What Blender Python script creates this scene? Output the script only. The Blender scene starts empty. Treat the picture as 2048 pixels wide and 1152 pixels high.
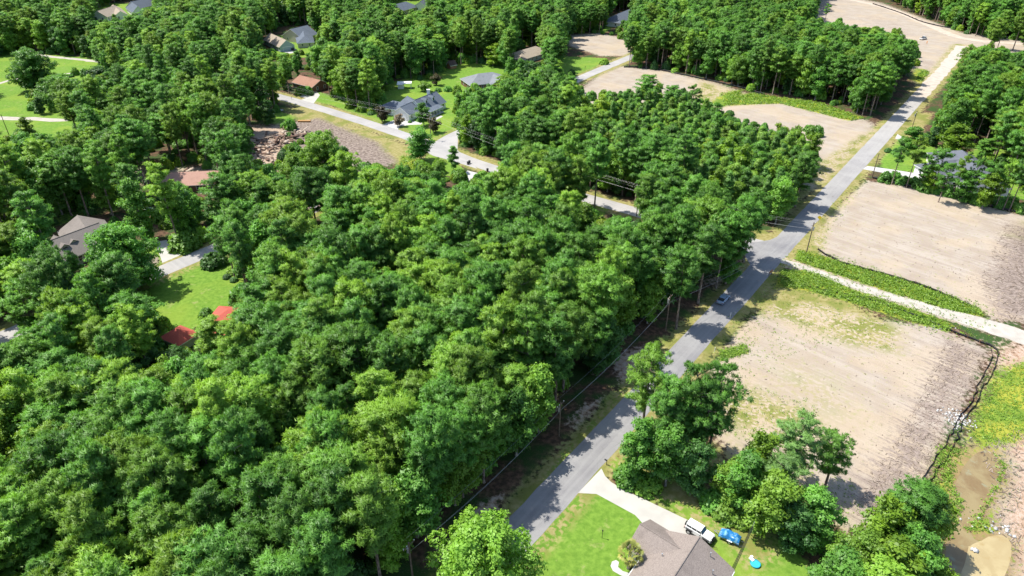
import bpy, math, random
import numpy as np
from mathutils import Vector, Matrix
R = math.radians
scene = bpy.context.scene
COL = scene.collection
# ------------------------------------------------------------------ camera, sky, sun
CAM_H = 87.0; PITCH = R(31.5); FPX = 1365.3
cam_d = bpy.data.cameras.new('camera'); cam = bpy.data.objects.new('camera', cam_d); COL.objects.link(cam)
cam.location = (0, 0, CAM_H); cam.rotation_euler = (R(90) - PITCH, 0, 0)
cam_d.sensor_width = 36; cam_d.lens = 24.0; cam_d.clip_start = 0.5; cam_d.clip_end = 8000
scene.camera = cam
SUN_EL = R(61); SUN_AZ = R(-70)          # sun stands ahead and to the left; azimuth from +Y towards +X
world = bpy.data.worlds.new('World'); scene.world = world; world.use_nodes = True
wn = world.node_tree; sky = wn.nodes.new('ShaderNodeTexSky'); sky.sky_type = 'NISHITA'; sky.sun_disc = False
sky.sun_elevation = SUN_EL; sky.sun_rotation = SUN_AZ
bg = wn.nodes['Background']; bg.inputs[1].default_value = 0.15
wn.links.new(sky.outputs[0], bg.inputs[0])
sl = bpy.data.lights.new('sun', 'SUN'); sl.energy = 4.6; sl.angle = R(0.55); sl.color = (1, .955, .87)
so = bpy.data.objects.new('sun', sl); COL.objects.link(so)
sdir = Vector((math.cos(SUN_EL) * math.sin(SUN_AZ), math.cos(SUN_EL) * math.cos(SUN_AZ), math.sin(SUN_EL)))
so.rotation_euler = sdir.to_track_quat('Z', 'Y').to_euler()
scene.view_settings.view_transform = 'Standard'; scene.view_settings.look = 'None'
scene.view_settings.exposure = 0.62; scene.view_settings.gamma = 1

SP, CP = math.sin(PITCH), math.cos(PITCH)
def P(px, py, h=0.0):                     # a point of the photograph at height h above the ground
    u = (px - 1024) / FPX; v = (py - 576) / FPX; z = (CAM_H - h) / (SP + v * CP)
    return Vector((u * z, z * (CP - v * SP), h))
def Q(x, y, h=0.0):
    z = y * CP + (CAM_H - h) * SP
    return 1024 + FPX * x / z, 576 + FPX * ((CAM_H - h) * CP - y * SP) / z, z
rnd = random.Random(7); rng = np.random.default_rng(11)

# ------------------------------------------------------------------ node helper
class NT:
    def __init__(s, name, disp=False):
        s.m = bpy.data.materials.new(name); s.m.use_nodes = True; s.t = s.m.node_tree
        s.b = s.t.nodes['Principled BSDF']; s.out = s.t.nodes['Material Output']
        s.geo = None
    def n(s, typ, **k):
        x = s.t.nodes.new(typ)
        for a, b in k.items(): setattr(x, a, b)
        return x
    def put(s, sock, v):
        if isinstance(v, bpy.types.NodeSocket): s.t.links.new(v, sock)
        elif isinstance(v, (tuple, list)) and len(v) == 3 and len(sock.default_value) == 4: sock.default_value = (*v, 1)
        else: sock.default_value = v
    def pos(s):
        if s.geo is None: s.geo = s.n('ShaderNodeNewGeometry')
        return s.geo.outputs['Position']
    def obj(s): return s.n('ShaderNodeTexCoord').outputs['Object']
    def mapv(s, vec, rot=(0, 0, 0), scale=(1, 1, 1)):
        if any(rot):
            x = s.n('ShaderNodeMapping'); s.put(x.inputs[0], vec); x.inputs['Rotation'].default_value = rot; vec = x.outputs[0]
        x = s.n('ShaderNodeMapping'); s.put(x.inputs[0], vec); x.inputs['Scale'].default_value = scale
        return x.outputs[0]
    def noise(s, scale, detail=3, vec=None, rough=.55, dist=0):
        x = s.n('ShaderNodeTexNoise'); s.put(x.inputs['Vector'], vec if vec is not None else s.pos())
        x.inputs['Scale'].default_value = scale; x.inputs['Detail'].default_value = detail; x.inputs['Roughness'].default_value = rough
        x.inputs['Distortion'].default_value = dist
        return x.outputs['Fac']
    def math(s, op, a, b=0.0, c=0.0, clamp=False):
        x = s.n('ShaderNodeMath', operation=op, use_clamp=clamp); s.put(x.inputs[0], a); s.put(x.inputs[1], b); s.put(x.inputs[2], c)
        return x.outputs[0]
    def step(s, v, lo, hi):
        x = s.n('ShaderNodeMapRange', interpolation_type='SMOOTHSTEP'); s.put(x.inputs[0], v); x.inputs[1].default_value = lo; x.inputs[2].default_value = hi
        return x.outputs[0]
    def lin(s, v, lo, hi, a, b):
        x = s.n('ShaderNodeMapRange'); s.put(x.inputs[0], v)
        for i, q in enumerate((lo, hi, a, b)): x.inputs[i + 1].default_value = q
        return x.outputs[0]
    def mix(s, f, a, b, blend='MIX'):
        x = s.n('ShaderNodeMix', data_type='RGBA', blend_type=blend); s.put(x.inputs[0], f); s.put(x.inputs[6], a); s.put(x.inputs[7], b)
        return x.outputs[2]
    def attr(s, name):
        return s.n('ShaderNodeAttribute', attribute_name=name).outputs['Fac']
    def bump(s, h, strength=.4, dist=.1):
        x = s.n('ShaderNodeBump'); x.inputs['Strength'].default_value = strength; x.inputs['Distance'].default_value = dist
        s.put(x.inputs['Height'], h); s.t.links.new(x.outputs[0], s.b.inputs['Normal'])
    def base(s, c): s.put(s.b.inputs['Base Color'], c)
    def rough(s, v, spec=.3):
        s.put(s.b.inputs['Roughness'], v); s.b.inputs['Specular IOR Level'].default_value = spec

def simple(name, col, rough=.6, spec=.3, var=.25, scale=3.0, metal=0):
    t = NT(name); v = t.noise(scale, 4, t.obj())
    a = tuple(c * (1 - var) for c in col); b = tuple(min(1, c * (1 + var)) for c in col)
    t.base(t.mix(t.step(v, .25, .75), a, b)); t.rough(rough, spec); t.b.inputs['Metallic'].default_value = metal
    return t.m

def foliage(name, dark, light, warm, transl=.4, huevar=.6):
    t = NT(name)
    tint = t.attr('tint'); oi = t.n('ShaderNodeObjectInfo').outputs['Random']
    o2 = t.math('FRACT', t.math('MULTIPLY', oi, 7.31))
    n = t.noise(.35, 2)
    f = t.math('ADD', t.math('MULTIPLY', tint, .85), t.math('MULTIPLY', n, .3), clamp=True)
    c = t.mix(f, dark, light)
    c = t.mix(t.math('MULTIPLY', t.step(oi, .45, 1), huevar), c, warm)
    hv = t.n('ShaderNodeHueSaturation'); t.put(hv.inputs['Color'], c); hv.inputs['Saturation'].default_value = 1.0
    t.put(hv.inputs['Value'], t.lin(o2, 0, 1, .78, 1.25)); c = hv.outputs[0]
    t.base(c); t.rough(.45, .35)
    tr = t.n('ShaderNodeBsdfTranslucent'); t.put(tr.inputs[0], t.mix(1.0, c, (1.0, 1.0, .45), 'MULTIPLY'))
    mx = t.n('ShaderNodeMixShader'); mx.inputs[0].default_value = transl
    t.t.links.new(t.b.outputs[0], mx.inputs[1]); t.t.links.new(tr.outputs[0], mx.inputs[2]); t.t.links.new(mx.outputs[0], t.out.inputs[0])
    return t.m

# ------------------------------------------------------------------ object helpers
def tag(o, label=None, cat=None, group=None, kind=None):
    if label: o['label'] = label
    if cat: o['category'] = cat
    if group: o['group'] = group
    if kind: o['kind'] = kind
    return o
def empty(name, loc, rz=0.0, label=None, cat=None, group=None, rot=None):
    o = bpy.data.objects.new(name, None); COL.objects.link(o); o.location = loc
    o.rotation_euler = rot if rot else (0, 0, rz); o.empty_display_size = .5
    return tag(o, label, cat, group)
def link(name, me, mats, parent=None, loc=(0, 0, 0), rz=0.0):
    if not isinstance(mats, (list, tuple)): mats = [mats]
    for m in mats: me.materials.append(m)
    o = bpy.data.objects.new(name, me); COL.objects.link(o); o.location = loc; o.rotation_euler = (0, 0, rz)
    if parent: o.parent = parent
    return o
def npmesh(name, V, faces, tint=None, smooth=False, normals=None):   # faces: (n,3) or (n,4) array
    me = bpy.data.meshes.new(name); V = np.asarray(V, dtype=np.float32); Fc = np.asarray(faces, dtype=np.int32); k = Fc.shape[1]
    me.vertices.add(len(V)); me.vertices.foreach_set('co', V.ravel())
    me.loops.add(Fc.size); me.loops.foreach_set('vertex_index', Fc.ravel())
    me.polygons.add(len(Fc)); me.polygons.foreach_set('loop_start', np.arange(0, Fc.size, k, dtype=np.int32))
    if smooth: me.polygons.foreach_set('use_smooth', np.ones(len(Fc), dtype=bool))
    me.update(calc_edges=True)
    if normals is not None:
        me.polygons.foreach_set('use_smooth', np.ones(len(Fc), dtype=bool)); me.normals_split_custom_set_from_vertices(np.asarray(normals, dtype=np.float32))
    if tint is not None:
        a = me.attributes.new('tint', 'FLOAT', 'POINT'); a.data.foreach_set('value', np.asarray(tint, dtype=np.float32))
    return me
class MB:
    def __init__(s): s.v = []; s.f = []; s.m = []
    def poly(s, pts, mi=0):
        i = len(s.v); s.v += [tuple(p) for p in pts]; s.f.append(tuple(range(i, i + len(pts)))); s.m.append(mi)
    def box(s, c, d, rz=0.0, mi=0, M=None):
        x, y, z = [q / 2 for q in d]; i = len(s.v); ca, sa = math.cos(rz), math.sin(rz)
        for X, Y, Z in ((-x, -y, -z), (x, -y, -z), (x, y, -z), (-x, y, -z), (-x, -y, z), (x, -y, z), (x, y, z), (-x, y, z)):
            p = Vector((c[0] + X * ca - Y * sa, c[1] + X * sa + Y * ca, c[2] + Z))
            if M: p = M @ p
            s.v.append(tuple(p))
        for q in ((0, 3, 2, 1), (4, 5, 6, 7), (0, 1, 5, 4), (1, 2, 6, 5), (2, 3, 7, 6), (3, 0, 4, 7)): s.f.append(tuple(i + a for a in q)); s.m.append(mi)
        return s
    def tube(s, pts, rs, n=8, mi=0, cap=True):
        pts = [Vector(p) for p in pts]
        if not isinstance(rs, (list, tuple)): rs = [rs] * len(pts)
        st = len(s.v)
        for k, p in enumerate(pts):
            d = (pts[min(k + 1, len(pts) - 1)] - pts[max(k - 1, 0)]).normalized()
            a = d.cross(Vector((0, 0, 1))) if abs(d.z) < .9 else d.cross(Vector((1, 0, 0)))
            a.normalize(); b = d.cross(a)
            for j in range(n):
                t = 2 * math.pi * j / n; s.v.append(tuple(p + (a * math.cos(t) + b * math.sin(t)) * rs[k]))
        for k in range(len(pts) - 1):
            for j in range(n):
                q = (j + 1) % n; s.f.append((st + k * n + j, st + k * n + q, st + (k + 1) * n + q, st + (k + 1) * n + j)); s.m.append(mi)
        if cap:
            s.f.append(tuple(st + j for j in range(n))); s.m.append(mi)
            e = st + (len(pts) - 1) * n; s.f.append(tuple(e + j for j in reversed(range(n)))); s.m.append(mi)
        return s
    def prism(s, prof, y0, y1, mi=0, taper=1.0):   # profile in x,z extruded along y
        n = len(prof); i = len(s.v)
        for p in prof: s.v.append((p[0], y0, p[1]))
        for p in prof: s.v.append((p[0], y1, p[1]))
        s.f.append(tuple(i + j for j in range(n))); s.m.append(mi)
        s.f.append(tuple(i + n + j for j in reversed(range(n)))); s.m.append(mi)
        for j in range(n):
            q = (j + 1) % n; s.f.append((i + q, i + j, i + n + j, i + n + q)); s.m.append(mi)
        return s
    def build(s, name, mats, parent=None, smooth=False, bevel=0.0):
        me = bpy.data.meshes.new(name); me.from_pydata(s.v, [], s.f); me.polygons.foreach_set('material_index', s.m)
        if smooth: me.polygons.foreach_set('use_smooth', [True] * len(s.f))
        o = link(name, me, mats, parent)
        if bevel:
            b = o.modifiers.new('bevel', 'BEVEL'); b.width = bevel; b.segments = 2; b.limit_method = 'ANGLE'
        return o
def copy_tree(o, parent=None):
    c = o.copy(); COL.objects.link(c)
    if parent: c.parent = parent
    for ch in o.children: copy_tree(ch, c)
    return c

def in_poly(poly, X, Y):
    X = np.asarray(X, dtype=float); Y = np.asarray(Y, dtype=float); ins = np.zeros(X.shape, bool); n = len(poly)
    for i in range(n):
        x0, y0 = poly[i]; x1, y1 = poly[(i + 1) % n]
        if y0 == y1: continue
        c = ((y0 > Y) != (y1 > Y)) & (X < (x1 - x0) * (Y - y0) / (y1 - y0) + x0); ins ^= c
    return ins
def seg_dist(a, b, X, Y):
    ax, ay = a; dx, dy = b[0] - ax, b[1] - ay; L = dx * dx + dy * dy + 1e-9
    t = np.clip(((X - ax) * dx + (Y - ay) * dy) / L, 0, 1)
    return np.hypot(X - ax - t * dx, Y - ay - t * dy)
def line_dist(pts, X, Y):
    d = np.full(np.shape(X), 1e9)
    for a, b in zip(pts[:-1], pts[1:]): d = np.minimum(d, seg_dist(a, b, X, Y))
    return d
def wpoly(px): return [tuple(P(*p)[:2]) for p in px]

# ------------------------------------------------------------------ layout of the roads (photo pixels -> ground)
def cen(y): return (1045 + (1108 - y) * .883 - .0669 * (y + 260) / 2, y)
MAIN = wpoly([cen(1300), cen(1152), cen(900), cen(720), cen(516), cen(341), cen(200), cen(134), (1925, 92)])
SIDE = wpoly([(1560, 500), (1490, 482), (1400, 462), (1285, 428), (1165, 394), (1080, 370), (1000, 342), (930, 318), (870, 292), (800, 268), (700, 235), (600, 205), (545, 190), (480, 172), (425, 158)])
NORTH = wpoly([(870, 296), (915, 268), (990, 240), (1060, 205), (1160, 157), (1250, 119), (1330, 88)])
WEST = wpoly([(-80, 708), (0, 677), (145, 615), (300, 552), (445, 491), (560, 444), (640, 412)])
DIRT = wpoly([(1563, 522), (1595, 531), (1720, 575), (1877, 622), (2002, 660), (2120, 700)])
FARD = wpoly([(1640, -12), (1760, 12), (1840, 42), (1925, 76), (2048, 88), (2150, 95)])
FIELD = wpoly([(-60, 236), (60, 238), (140, 240), (215, 228)])
FIELD2 = wpoly([(60, 108), (110, 114), (205, 124), (270, 130)])
FIELD3 = wpoly([(-30, 178), (30, 158), (110, 150), (210, 138)])
ROADS = [(MAIN, 2.95), (SIDE, 2.9), (NORTH, 2.9), (WEST, 2.9), (DIRT, 1.7), (FARD, 5.0), (FIELD, 2.2), (FIELD2, 2.0), (FIELD3, 1.5)]
# ------------------------------------------------------------------ ground
LAYERS = {
 'sand': [([(1735, 362), (1800, 372), (2048, 432), (2150, 450), (2150, 650), (1985, 638), (1930, 602), (1800, 560), (1690, 532), (1640, 512), (1620, 480), (1655, 430), (1700, 385)], 1, 2.5),
          ([(1545, 605), (1620, 600), (1760, 640), (1880, 655), (1975, 700), (1940, 780), (1900, 850), (1850, 960), (1770, 1060), (1690, 1060), (1600, 990), (1480, 940), (1420, 860), (1430, 740), (1468, 665)], 1, 3),
          ([(1450, 200), (1560, 205), (1640, 212), (1748, 246), (1755, 265), (1700, 320), (1630, 385), (1560, 340), (1400, 240)], 1, 5),
          ([(1240, 132), (1330, 142), (1430, 165), (1500, 190), (1430, 215), (1300, 230), (1100, 230), (1150, 190), (1195, 150)], 1, 5),
          ([(1600, 60), (1640, -15), (1760, 5), (1925, 66), (2150, 80), (2150, 125), (1980, 120), (1925, 110), (1880, 165), (1850, 190), (1830, 140)], 1, 8),
          ([(1130, 70), (1200, 66), (1265, 80), (1262, 112), (1200, 112), (1140, 92)], 1, 4),
          ([(1970, 690), (2150, 665), (2150, 1250), (1840, 1250), (1800, 1100), (1850, 980), (1930, 820)], .62, 6),
          ([(490, 255), (560, 250), (600, 300), (560, 340), (500, 330)], .85, 3), ([(255, 335), (450, 330), (450, 372), (255, 370)], .6, 3)],
 'lawn': [([(1040, 1112), (1155, 988), (1195, 985), (1283, 1030), (1288, 1045), (1262, 1100), (1240, 1250), (980, 1250), (960, 1190)], 1, 1),
          ([(1205, 934), (1230, 900), (1300, 965), (1440, 1030), (1520, 1050), (1600, 1100), (1680, 1190), (1680, 1250), (1400, 1250), (1420, 1080), (1300, 1005)], .8, 2),
          ([(740, 243), (650, 205), (690, 186), (780, 165), (860, 146), (930, 124), (1040, 126), (1020, 172), (930, 180), (916, 262), (872, 284), (800, 268)], 1, 2),
          ([(300, 568), (445, 502), (495, 555), (500, 610), (400, 650), (320, 690), (280, 660)], 1, 1.5), ([(255, 480), (312, 480), (326, 530), (300, 550), (255, 560)], 1, 1.5),
          ([(-150, 95), (80, 108), (210, 118), (300, 130), (260, 190), (200, 245), (60, 300), (-150, 300)], 1, 3),
          ([(1762, 316), (1795, 278), (1860, 275), (1880, 320), (1850, 348), (1762, 336)], 1, 2), ([(1950, 290), (2100, 310), (2100, 412), (1975, 385), (1900, 372)], .85, 3),
          ([(540, 70), (660, 74), (670, 112), (550, 118)], 1, 3), ([(1120, 112), (1215, 116), (1190, 140), (1120, 160)], .9, 3), ([(1180, 20), (1245, 40), (1200, 72)], 1, 3),
          ([(856, 302), (905, 318), (928, 338), (905, 352), (830, 352)], 1, 1), ([(0, 700), (50, 680), (40, 750), (0, 760)], 1, 1.5), ([(-50, 690), (0, 690), (50, 670), (60, 720), (-50, 760)], .9, 2),
          ([(880, 1152), (1000, 1020), (1190, 800), (1300, 690), (1480, 525), (1510, 520), (1400, 630), (1240, 830), (1040, 1060), (1000, 1152)], .58, 2.5),
          ([(540, 218), (600, 232), (560, 255), (520, 240)], .8, 2), ([(160, 5), (330, 8), (330, 60), (260, 90), (180, 40)], .8, 5), ([(760, -5), (860, -5), (870, 40), (760, 22)], .8, 5),
          ([(600, 170), (660, 190), (690, 215), (620, 205)], .8, 2), ([(1160, 400), (1220, 418), (1200, 436), (1150, 420)], .9, 1.5), ([(420, 120), (500, 150), (440, 170), (400, 150)], .7, 3),
          ([(200, 440), (60, 470), (20, 430), (120, 400), (220, 410)], .5, 4)],
 'dry': [([(1205, 934), (1230, 895), (1330, 930), (1470, 1010), (1540, 1060), (1560, 1120), (1500, 1150), (1440, 1070), (1300, 1000)], .85, 2), ([(1560, 700), (1700, 760), (1750, 850), (1640, 860), (1500, 770)], .4, 8), ([(1500, 560), (1600, 570), (1720, 605), (1800, 660), (1795, 705), (1700, 690), (1590, 645), (1510, 625)], .8, 4),
         ([(1420, 790), (1500, 775), (1610, 815), (1640, 850), (1560, 885), (1440, 850)], .75, 6), ([(1330, 880), (1480, 900), (1600, 960), (1680, 1040), (1560, 1040), (1400, 960)], .8, 6),
         ([(1400, 160), (1500, 190), (1560, 205), (1440, 212), (1380, 200)], .8, 4), ([(2040, 440), (2150, 450), (2150, 520), (2000, 470)], .6, 3),
         ([(560, 215), (620, 215), (780, 275), (860, 305), (860, 345), (800, 335), (700, 290), (600, 245)], .75, 2.5), ([(1490, 452), (1560, 470), (1540, 492), (1480, 480)], .9, 1.5),
         ([(1785, 265), (1830, 225), (1870, 225), (1835, 280), (1790, 290)], .8, 2), ([(1560, 385), (1640, 370), (1600, 440), (1560, 430)], .6, 3), ([(1600, 420), (1660, 440), (1640, 520), (1590, 510)], .8, 2),
         ([(1600, 350), (1720, 270), (1760, 262), (1640, 385)], .75, 2), ([(1880, 880), (1960, 900), (2010, 960), (1960, 1060), (1890, 1100), (1850, 1050)], .7, 3),
         ([(920, 300), (1010, 325), (1000, 336), (915, 312)], 1, 1)],
 'weed': [([(1596, 500), (1650, 513), (1760, 545), (1870, 582), (1960, 618), (1972, 634), (1900, 622), (1770, 582), (1660, 545), (1588, 520)], 1, 1),
          ([(1560, 538), (1620, 542), (1720, 585), (1860, 630), (1905, 652), (1895, 664), (1800, 637), (1690, 602), (1600, 578), (1550, 575)], 1, 1.5),
          ([(2150, 690), (2150, 840), (2030, 890), (1960, 900), (1935, 870), (1950, 820), (1990, 740)], .9, 3),
          ([(1445, 195), (1500, 186), (1640, 205), (1730, 236), (1700, 243), (1560, 208), (1450, 212)], .8, 2), ([(1440, 700), (1490, 690), (1500, 705), (1440, 722)], .8, 1.5),
          ([(1440, 190), (1480, 180), (1450, 215), (1410, 212)], .9, 2), ([(1830, 135), (1860, 140), (1845, 165), (1820, 160)], .9, 3), ([(1880, 950), (1920, 900), (1900, 1000), (1860, 1010)], .7, 2),
          ([(1930, 1050), (1990, 1020), (1990, 1060), (1940, 1070)], .8, 2), ([(1500, 400), (1600, 400), (1560, 440), (1490, 440)], .6, 2), ([(800, 310), (862, 322), (850, 345), (800, 338)], .9, 2)],
 'clay': [([(1985, 690), (2150, 665), (2150, 1250), (2020, 1250), (2000, 1080), (1990, 1000), (2020, 930), (1990, 890), (1960, 800)], .8, 4), ([(1220, 720), (1255, 700), (1310, 685), (1290, 735), (1240, 770)], .8, 1.5), ([(1130, 850), (1160, 810), (1210, 790), (1190, 830), (1150, 860)], .7, 1.5), ([(912, 1050), (960, 1005), (1005, 985), (1000, 1015), (945, 1062)], .8, 1.2), ([(1400, 560), (1450, 540), (1480, 530), (1440, 580)], .6, 1.5), ([(850, 1130), (900, 1080), (930, 1080), (880, 1140)], .6, 1.5), ([(480, 250), (570, 245), (610, 300), (570, 350), (490, 340)], .6, 3)],
 'mud': [([(1885, 905), (1960, 880), (2015, 900), (2025, 960), (1990, 1020), (2000, 1060), (2040, 1080), (2030, 1250), (1800, 1250), (1850, 1100), (1860, 1000)], .9, 4)],
 'mulch': [([(1890, 668), (1970, 705), (1945, 770), (1900, 850), (1850, 950), (1760, 1050), (1700, 1030), (1735, 950), (1800, 870), (1850, 770)], .85, 7),
           ([(2000, 440), (2150, 450), (2150, 650), (1990, 640), (1955, 560), (1990, 500)], .75, 6), ([(585, 245), (640, 235), (760, 285), (800, 325), (700, 350), (640, 335), (590, 290)], .95, 3),
           ([(1500, 880), (1560, 880), (1600, 910), (1560, 925), (1490, 900)], .45, 2), ([(1700, 20), (1800, 40), (1860, 80), (1760, 70)], .35, 6), ([(1830, 120), (1890, 120), (1850, 170)], .4, 5),
           ([(275, 515), (312, 508), (322, 525), (295, 540), (278, 532)], .8, .6)],
}
def spaced(segs):
    out = []
    for a, b, st in segs: out += list(np.arange(a, b, st))
    return np.array(out)
gx = np.concatenate([[-4000, -2000, -1200, -800], spaced([(-600, -200, 2.5), (-200, -20, 1.2), (-20, 170, .75), (170, 600, 2.2)]), [600, 800, 1200, 2000, 4000]])
gy = np.concatenate([[-1500, -500, -100], spaced([(0, 50, 5), (50, 190, .75), (190, 380, 1.3), (380, 620, 2.4)]), [620, 800, 1200, 2000, 5000]])
GX, GY = np.meshgrid(gx, gy); nx, ny = len(gx), len(gy)
fx, fy = GX.ravel(), GY.ravel()
gz = np.zeros_like(fx)
dm = line_dist(MAIN, fx, fy)
ditch = -.35 * np.exp(-((dm - 5.2) / 1.1) ** 2); 
for q_ in ((1190, 968), (1733, 338), (1580, 526), (1500, 495), (1800, 275), (1570, 470), (1925, 92)):
    w_ = P(*q_); ditch = ditch * np.clip((np.hypot(fx - w_.x, fy - w_.y) - 7) / 5, 0, 1)
gz += ditch           # shallow roadside ditches
V = np.stack([fx, fy, gz], 1)
I = np.arange(nx * ny).reshape(ny, nx); Fq = np.stack([I[:-1, :-1], I[:-1, 1:], I[1:, 1:], I[1:, :-1]], -1).reshape(-1, 4)
gme = npmesh('ground', V, Fq, smooth=True)
for key, polys in LAYERS.items():
    val = np.zeros(len(fx))
    for px, amt, fe in polys:
        w = wpoly(px); xs = [p[0] for p in w]; ys = [p[1] for p in w]
        s = (fx > min(xs) - 2 * fe) & (fx < max(xs) + 2 * fe) & (fy > min(ys) - 2 * fe) & (fy < max(ys) + 2 * fe)
        idx = np.nonzero(s)[0]
        if not len(idx): continue
        d = line_dist(w + [w[0]], fx[idx], fy[idx]); d = np.where(in_poly(w, fx[idx], fy[idx]), d, -d)
        val[idx] = np.maximum(val[idx], amt * np.clip(.5 + d / (2 * fe), 0, 1))
    if key == 'dry':
        for rd, w in ROADS[:4]:
            d = line_dist(rd, fx, fy); val = np.maximum(val, .8 * np.clip(1.25 - (d - w) / 3.6, 0, 1))
    if key == 'sand':
        for rd, w in ((DIRT, 1.7), (FARD, 5)):
            d = line_dist(rd, fx, fy); val = np.maximum(val, np.clip(1.3 - (d - w) / 1.8, 0, 1))
    a = gme.attributes.new(key, 'FLOAT', 'POINT'); a.data.foreach_set('value', val.astype(np.float32))
dv = (Vector(P(1990, 780)) - Vector(P(1640, 640))); STR = math.atan2(dv.y, dv.x)       # direction of the grader tracks
t = NT('ground_soil')
n1 = t.noise(.18, 5); n2 = t.noise(1.1, 5); n3 = t.noise(5.0, 3); n4 = t.noise(.05, 3); n0 = t.noise(14, 2)
stv = t.mapv(t.pos(), (0, 0, -STR), (.05, 1.6, 1)); st = t.noise(1.0, 5, stv, .65, .35)
stv2 = t.mapv(t.pos(), (0, 0, -STR + .05), (.035, .45, 1)); st2 = t.noise(1.0, 3, stv2, .6, .6)
litter = t.mix(t.step(n2, .35, .7), (.06, .04, .025), (.17, .095, .06))
litter = t.mix(t.step(n1, .42, .62), litter, (.035, .075, .018))
litter = t.mix(t.math('MULTIPLY', t.step(n3, .55, .7), .5), litter, (.20, .12, .08))
lawnc = t.mix(t.step(n2, .3, .7), (.105, .215, .025), (.185, .32, .045))
lawnc = t.mix(t.math('MULTIPLY', t.step(n4, .48, .62), .5), lawnc, (.26, .34, .045))
lawnc = t.mix(t.math('MULTIPLY', t.step(t.noise(.33, 5, None, .7), .56, .72), .7), lawnc, (.38, .33, .16))
lawnc = t.mix(t.math('MULTIPLY', n0, .45), lawnc, (.09, .15, .02))
dryc = t.mix(t.step(n2, .3, .7), (.25, .215, .065), (.38, .33, .15))
dryc = t.mix(t.step(n1, .45, .62), dryc, (.20, .215, .05))
dryc = t.mix(t.math('MULTIPLY', n0, .5), dryc, (.14, .14, .05))
weedc = t.mix(t.step(n2, .3, .7), (.07, .15, .02), (.17, .26, .03))
weedc = t.mix(t.step(n1, .42, .6), weedc, (.30, .31, .04)); weedc = t.mix(t.math('MULTIPLY', t.step(n3, .5, .7), .5), weedc, (.30, .22, .07))
sandc = t.mix(t.step(n1, .36, .64), (.335, .275, .215), (.38, .325, .265))
sandc = t.mix(t.math('MULTIPLY', t.step(st, .42, .72), .55), sandc, (.28, .23, .20))
sandc = t.mix(t.math('MULTIPLY', t.step(st2, .48, .68), .45), sandc, (.44, .385, .325))
sandc = t.mix(t.math('MULTIPLY', t.math('ADD', t.attr('dry'), 0, 0, True), .6), sandc, (.46, .37, .235))
sandc = t.mix(t.math('MULTIPLY', t.step(n4, .5, .6), .45), sandc, (.43, .34, .235))
sandc = t.mix(t.math('MULTIPLY', t.step(t.noise(2.4, 4, stv2, .7), .6, .7), .3), sandc, (.30, .24, .20))
sandc = t.mix(t.math('MULTIPLY', t.step(n2, .56, .68), .55), sandc, (.30, .30, .13))
mulchc = t.mix(t.step(n2, .35, .65), (.145, .11, .09), (.31, .25, .21))
mulchc = t.mix(t.step(t.noise(3.5, 4, None, .75), .52, .66), mulchc, (.13, .10, .09))
c = litter
e = t.math('SUBTRACT', t.math('ADD', t.math('MULTIPLY', n2, .7), t.math('MULTIPLY', n3, .3)), .5)
def lay(c, key, colr, amp, soft=.12, extra=None):
    v = t.math('ADD', t.attr(key), t.math('MULTIPLY', extra if extra is not None else e, amp))
    return t.mix(t.step(v, .5 - soft, .5 + soft), c, colr)
e2 = t.math('SUBTRACT', t.math('ADD', t.math('MULTIPLY', n1, .6), t.math('MULTIPLY', n3, .4)), .5)
e3 = t.math('SUBTRACT', t.math('ADD', t.math('MULTIPLY', st, .5), t.math('MULTIPLY', n2, .5)), .5)
c = lay(c, 'dry', dryc, 1.6)
c = lay(c, 'lawn', lawnc, 1.4)
c = lay(c, 'sand', sandc, 2.0, .16)
clayc = t.mix(t.step(n2, .35, .65), (.36, .235, .155), (.45, .36, .285)); clayc = t.mix(t.step(n3, .5, .7), clayc, (.27, .15, .09))
c = lay(c, 'clay', clayc, 2.2, .2)
c = lay(c, 'mulch', mulchc, 2.6, .2, e3)
v = t.math('MULTIPLY', t.step(t.attr('dry'), .1, .7), t.step(t.math('ADD', n2, t.math('ADD', t.math('MULTIPLY', e3, .8), t.math('MULTIPLY', t.math('SUBTRACT', n1, .5), .8))), .38, .54))
v = t.math('MULTIPLY', v, t.math('SUBTRACT', 1.0, t.attr('mulch'), 0, True)); c = t.mix(v, c, dryc)
mudc = t.mix(t.step(n1, .35, .65), (.20, .13, .065), (.30, .23, .10)); mudc = t.mix(t.step(n2, .5, .65), mudc, (.15, .19, .04))
c = lay(c, 'mud', mudc, 1.8, .2)
c = lay(c, 'weed', weedc, 2.0, .18)
t.base(c); t.rough(.9, .12)
t.bump(t.math('ADD', t.math('MULTIPLY', n2, .6), t.math('ADD', t.math('MULTIPLY', n3, .4), t.math('MULTIPLY', st, .7))), .55, .22)
tag(link('ground', gme, t.m), kind='structure')

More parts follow.
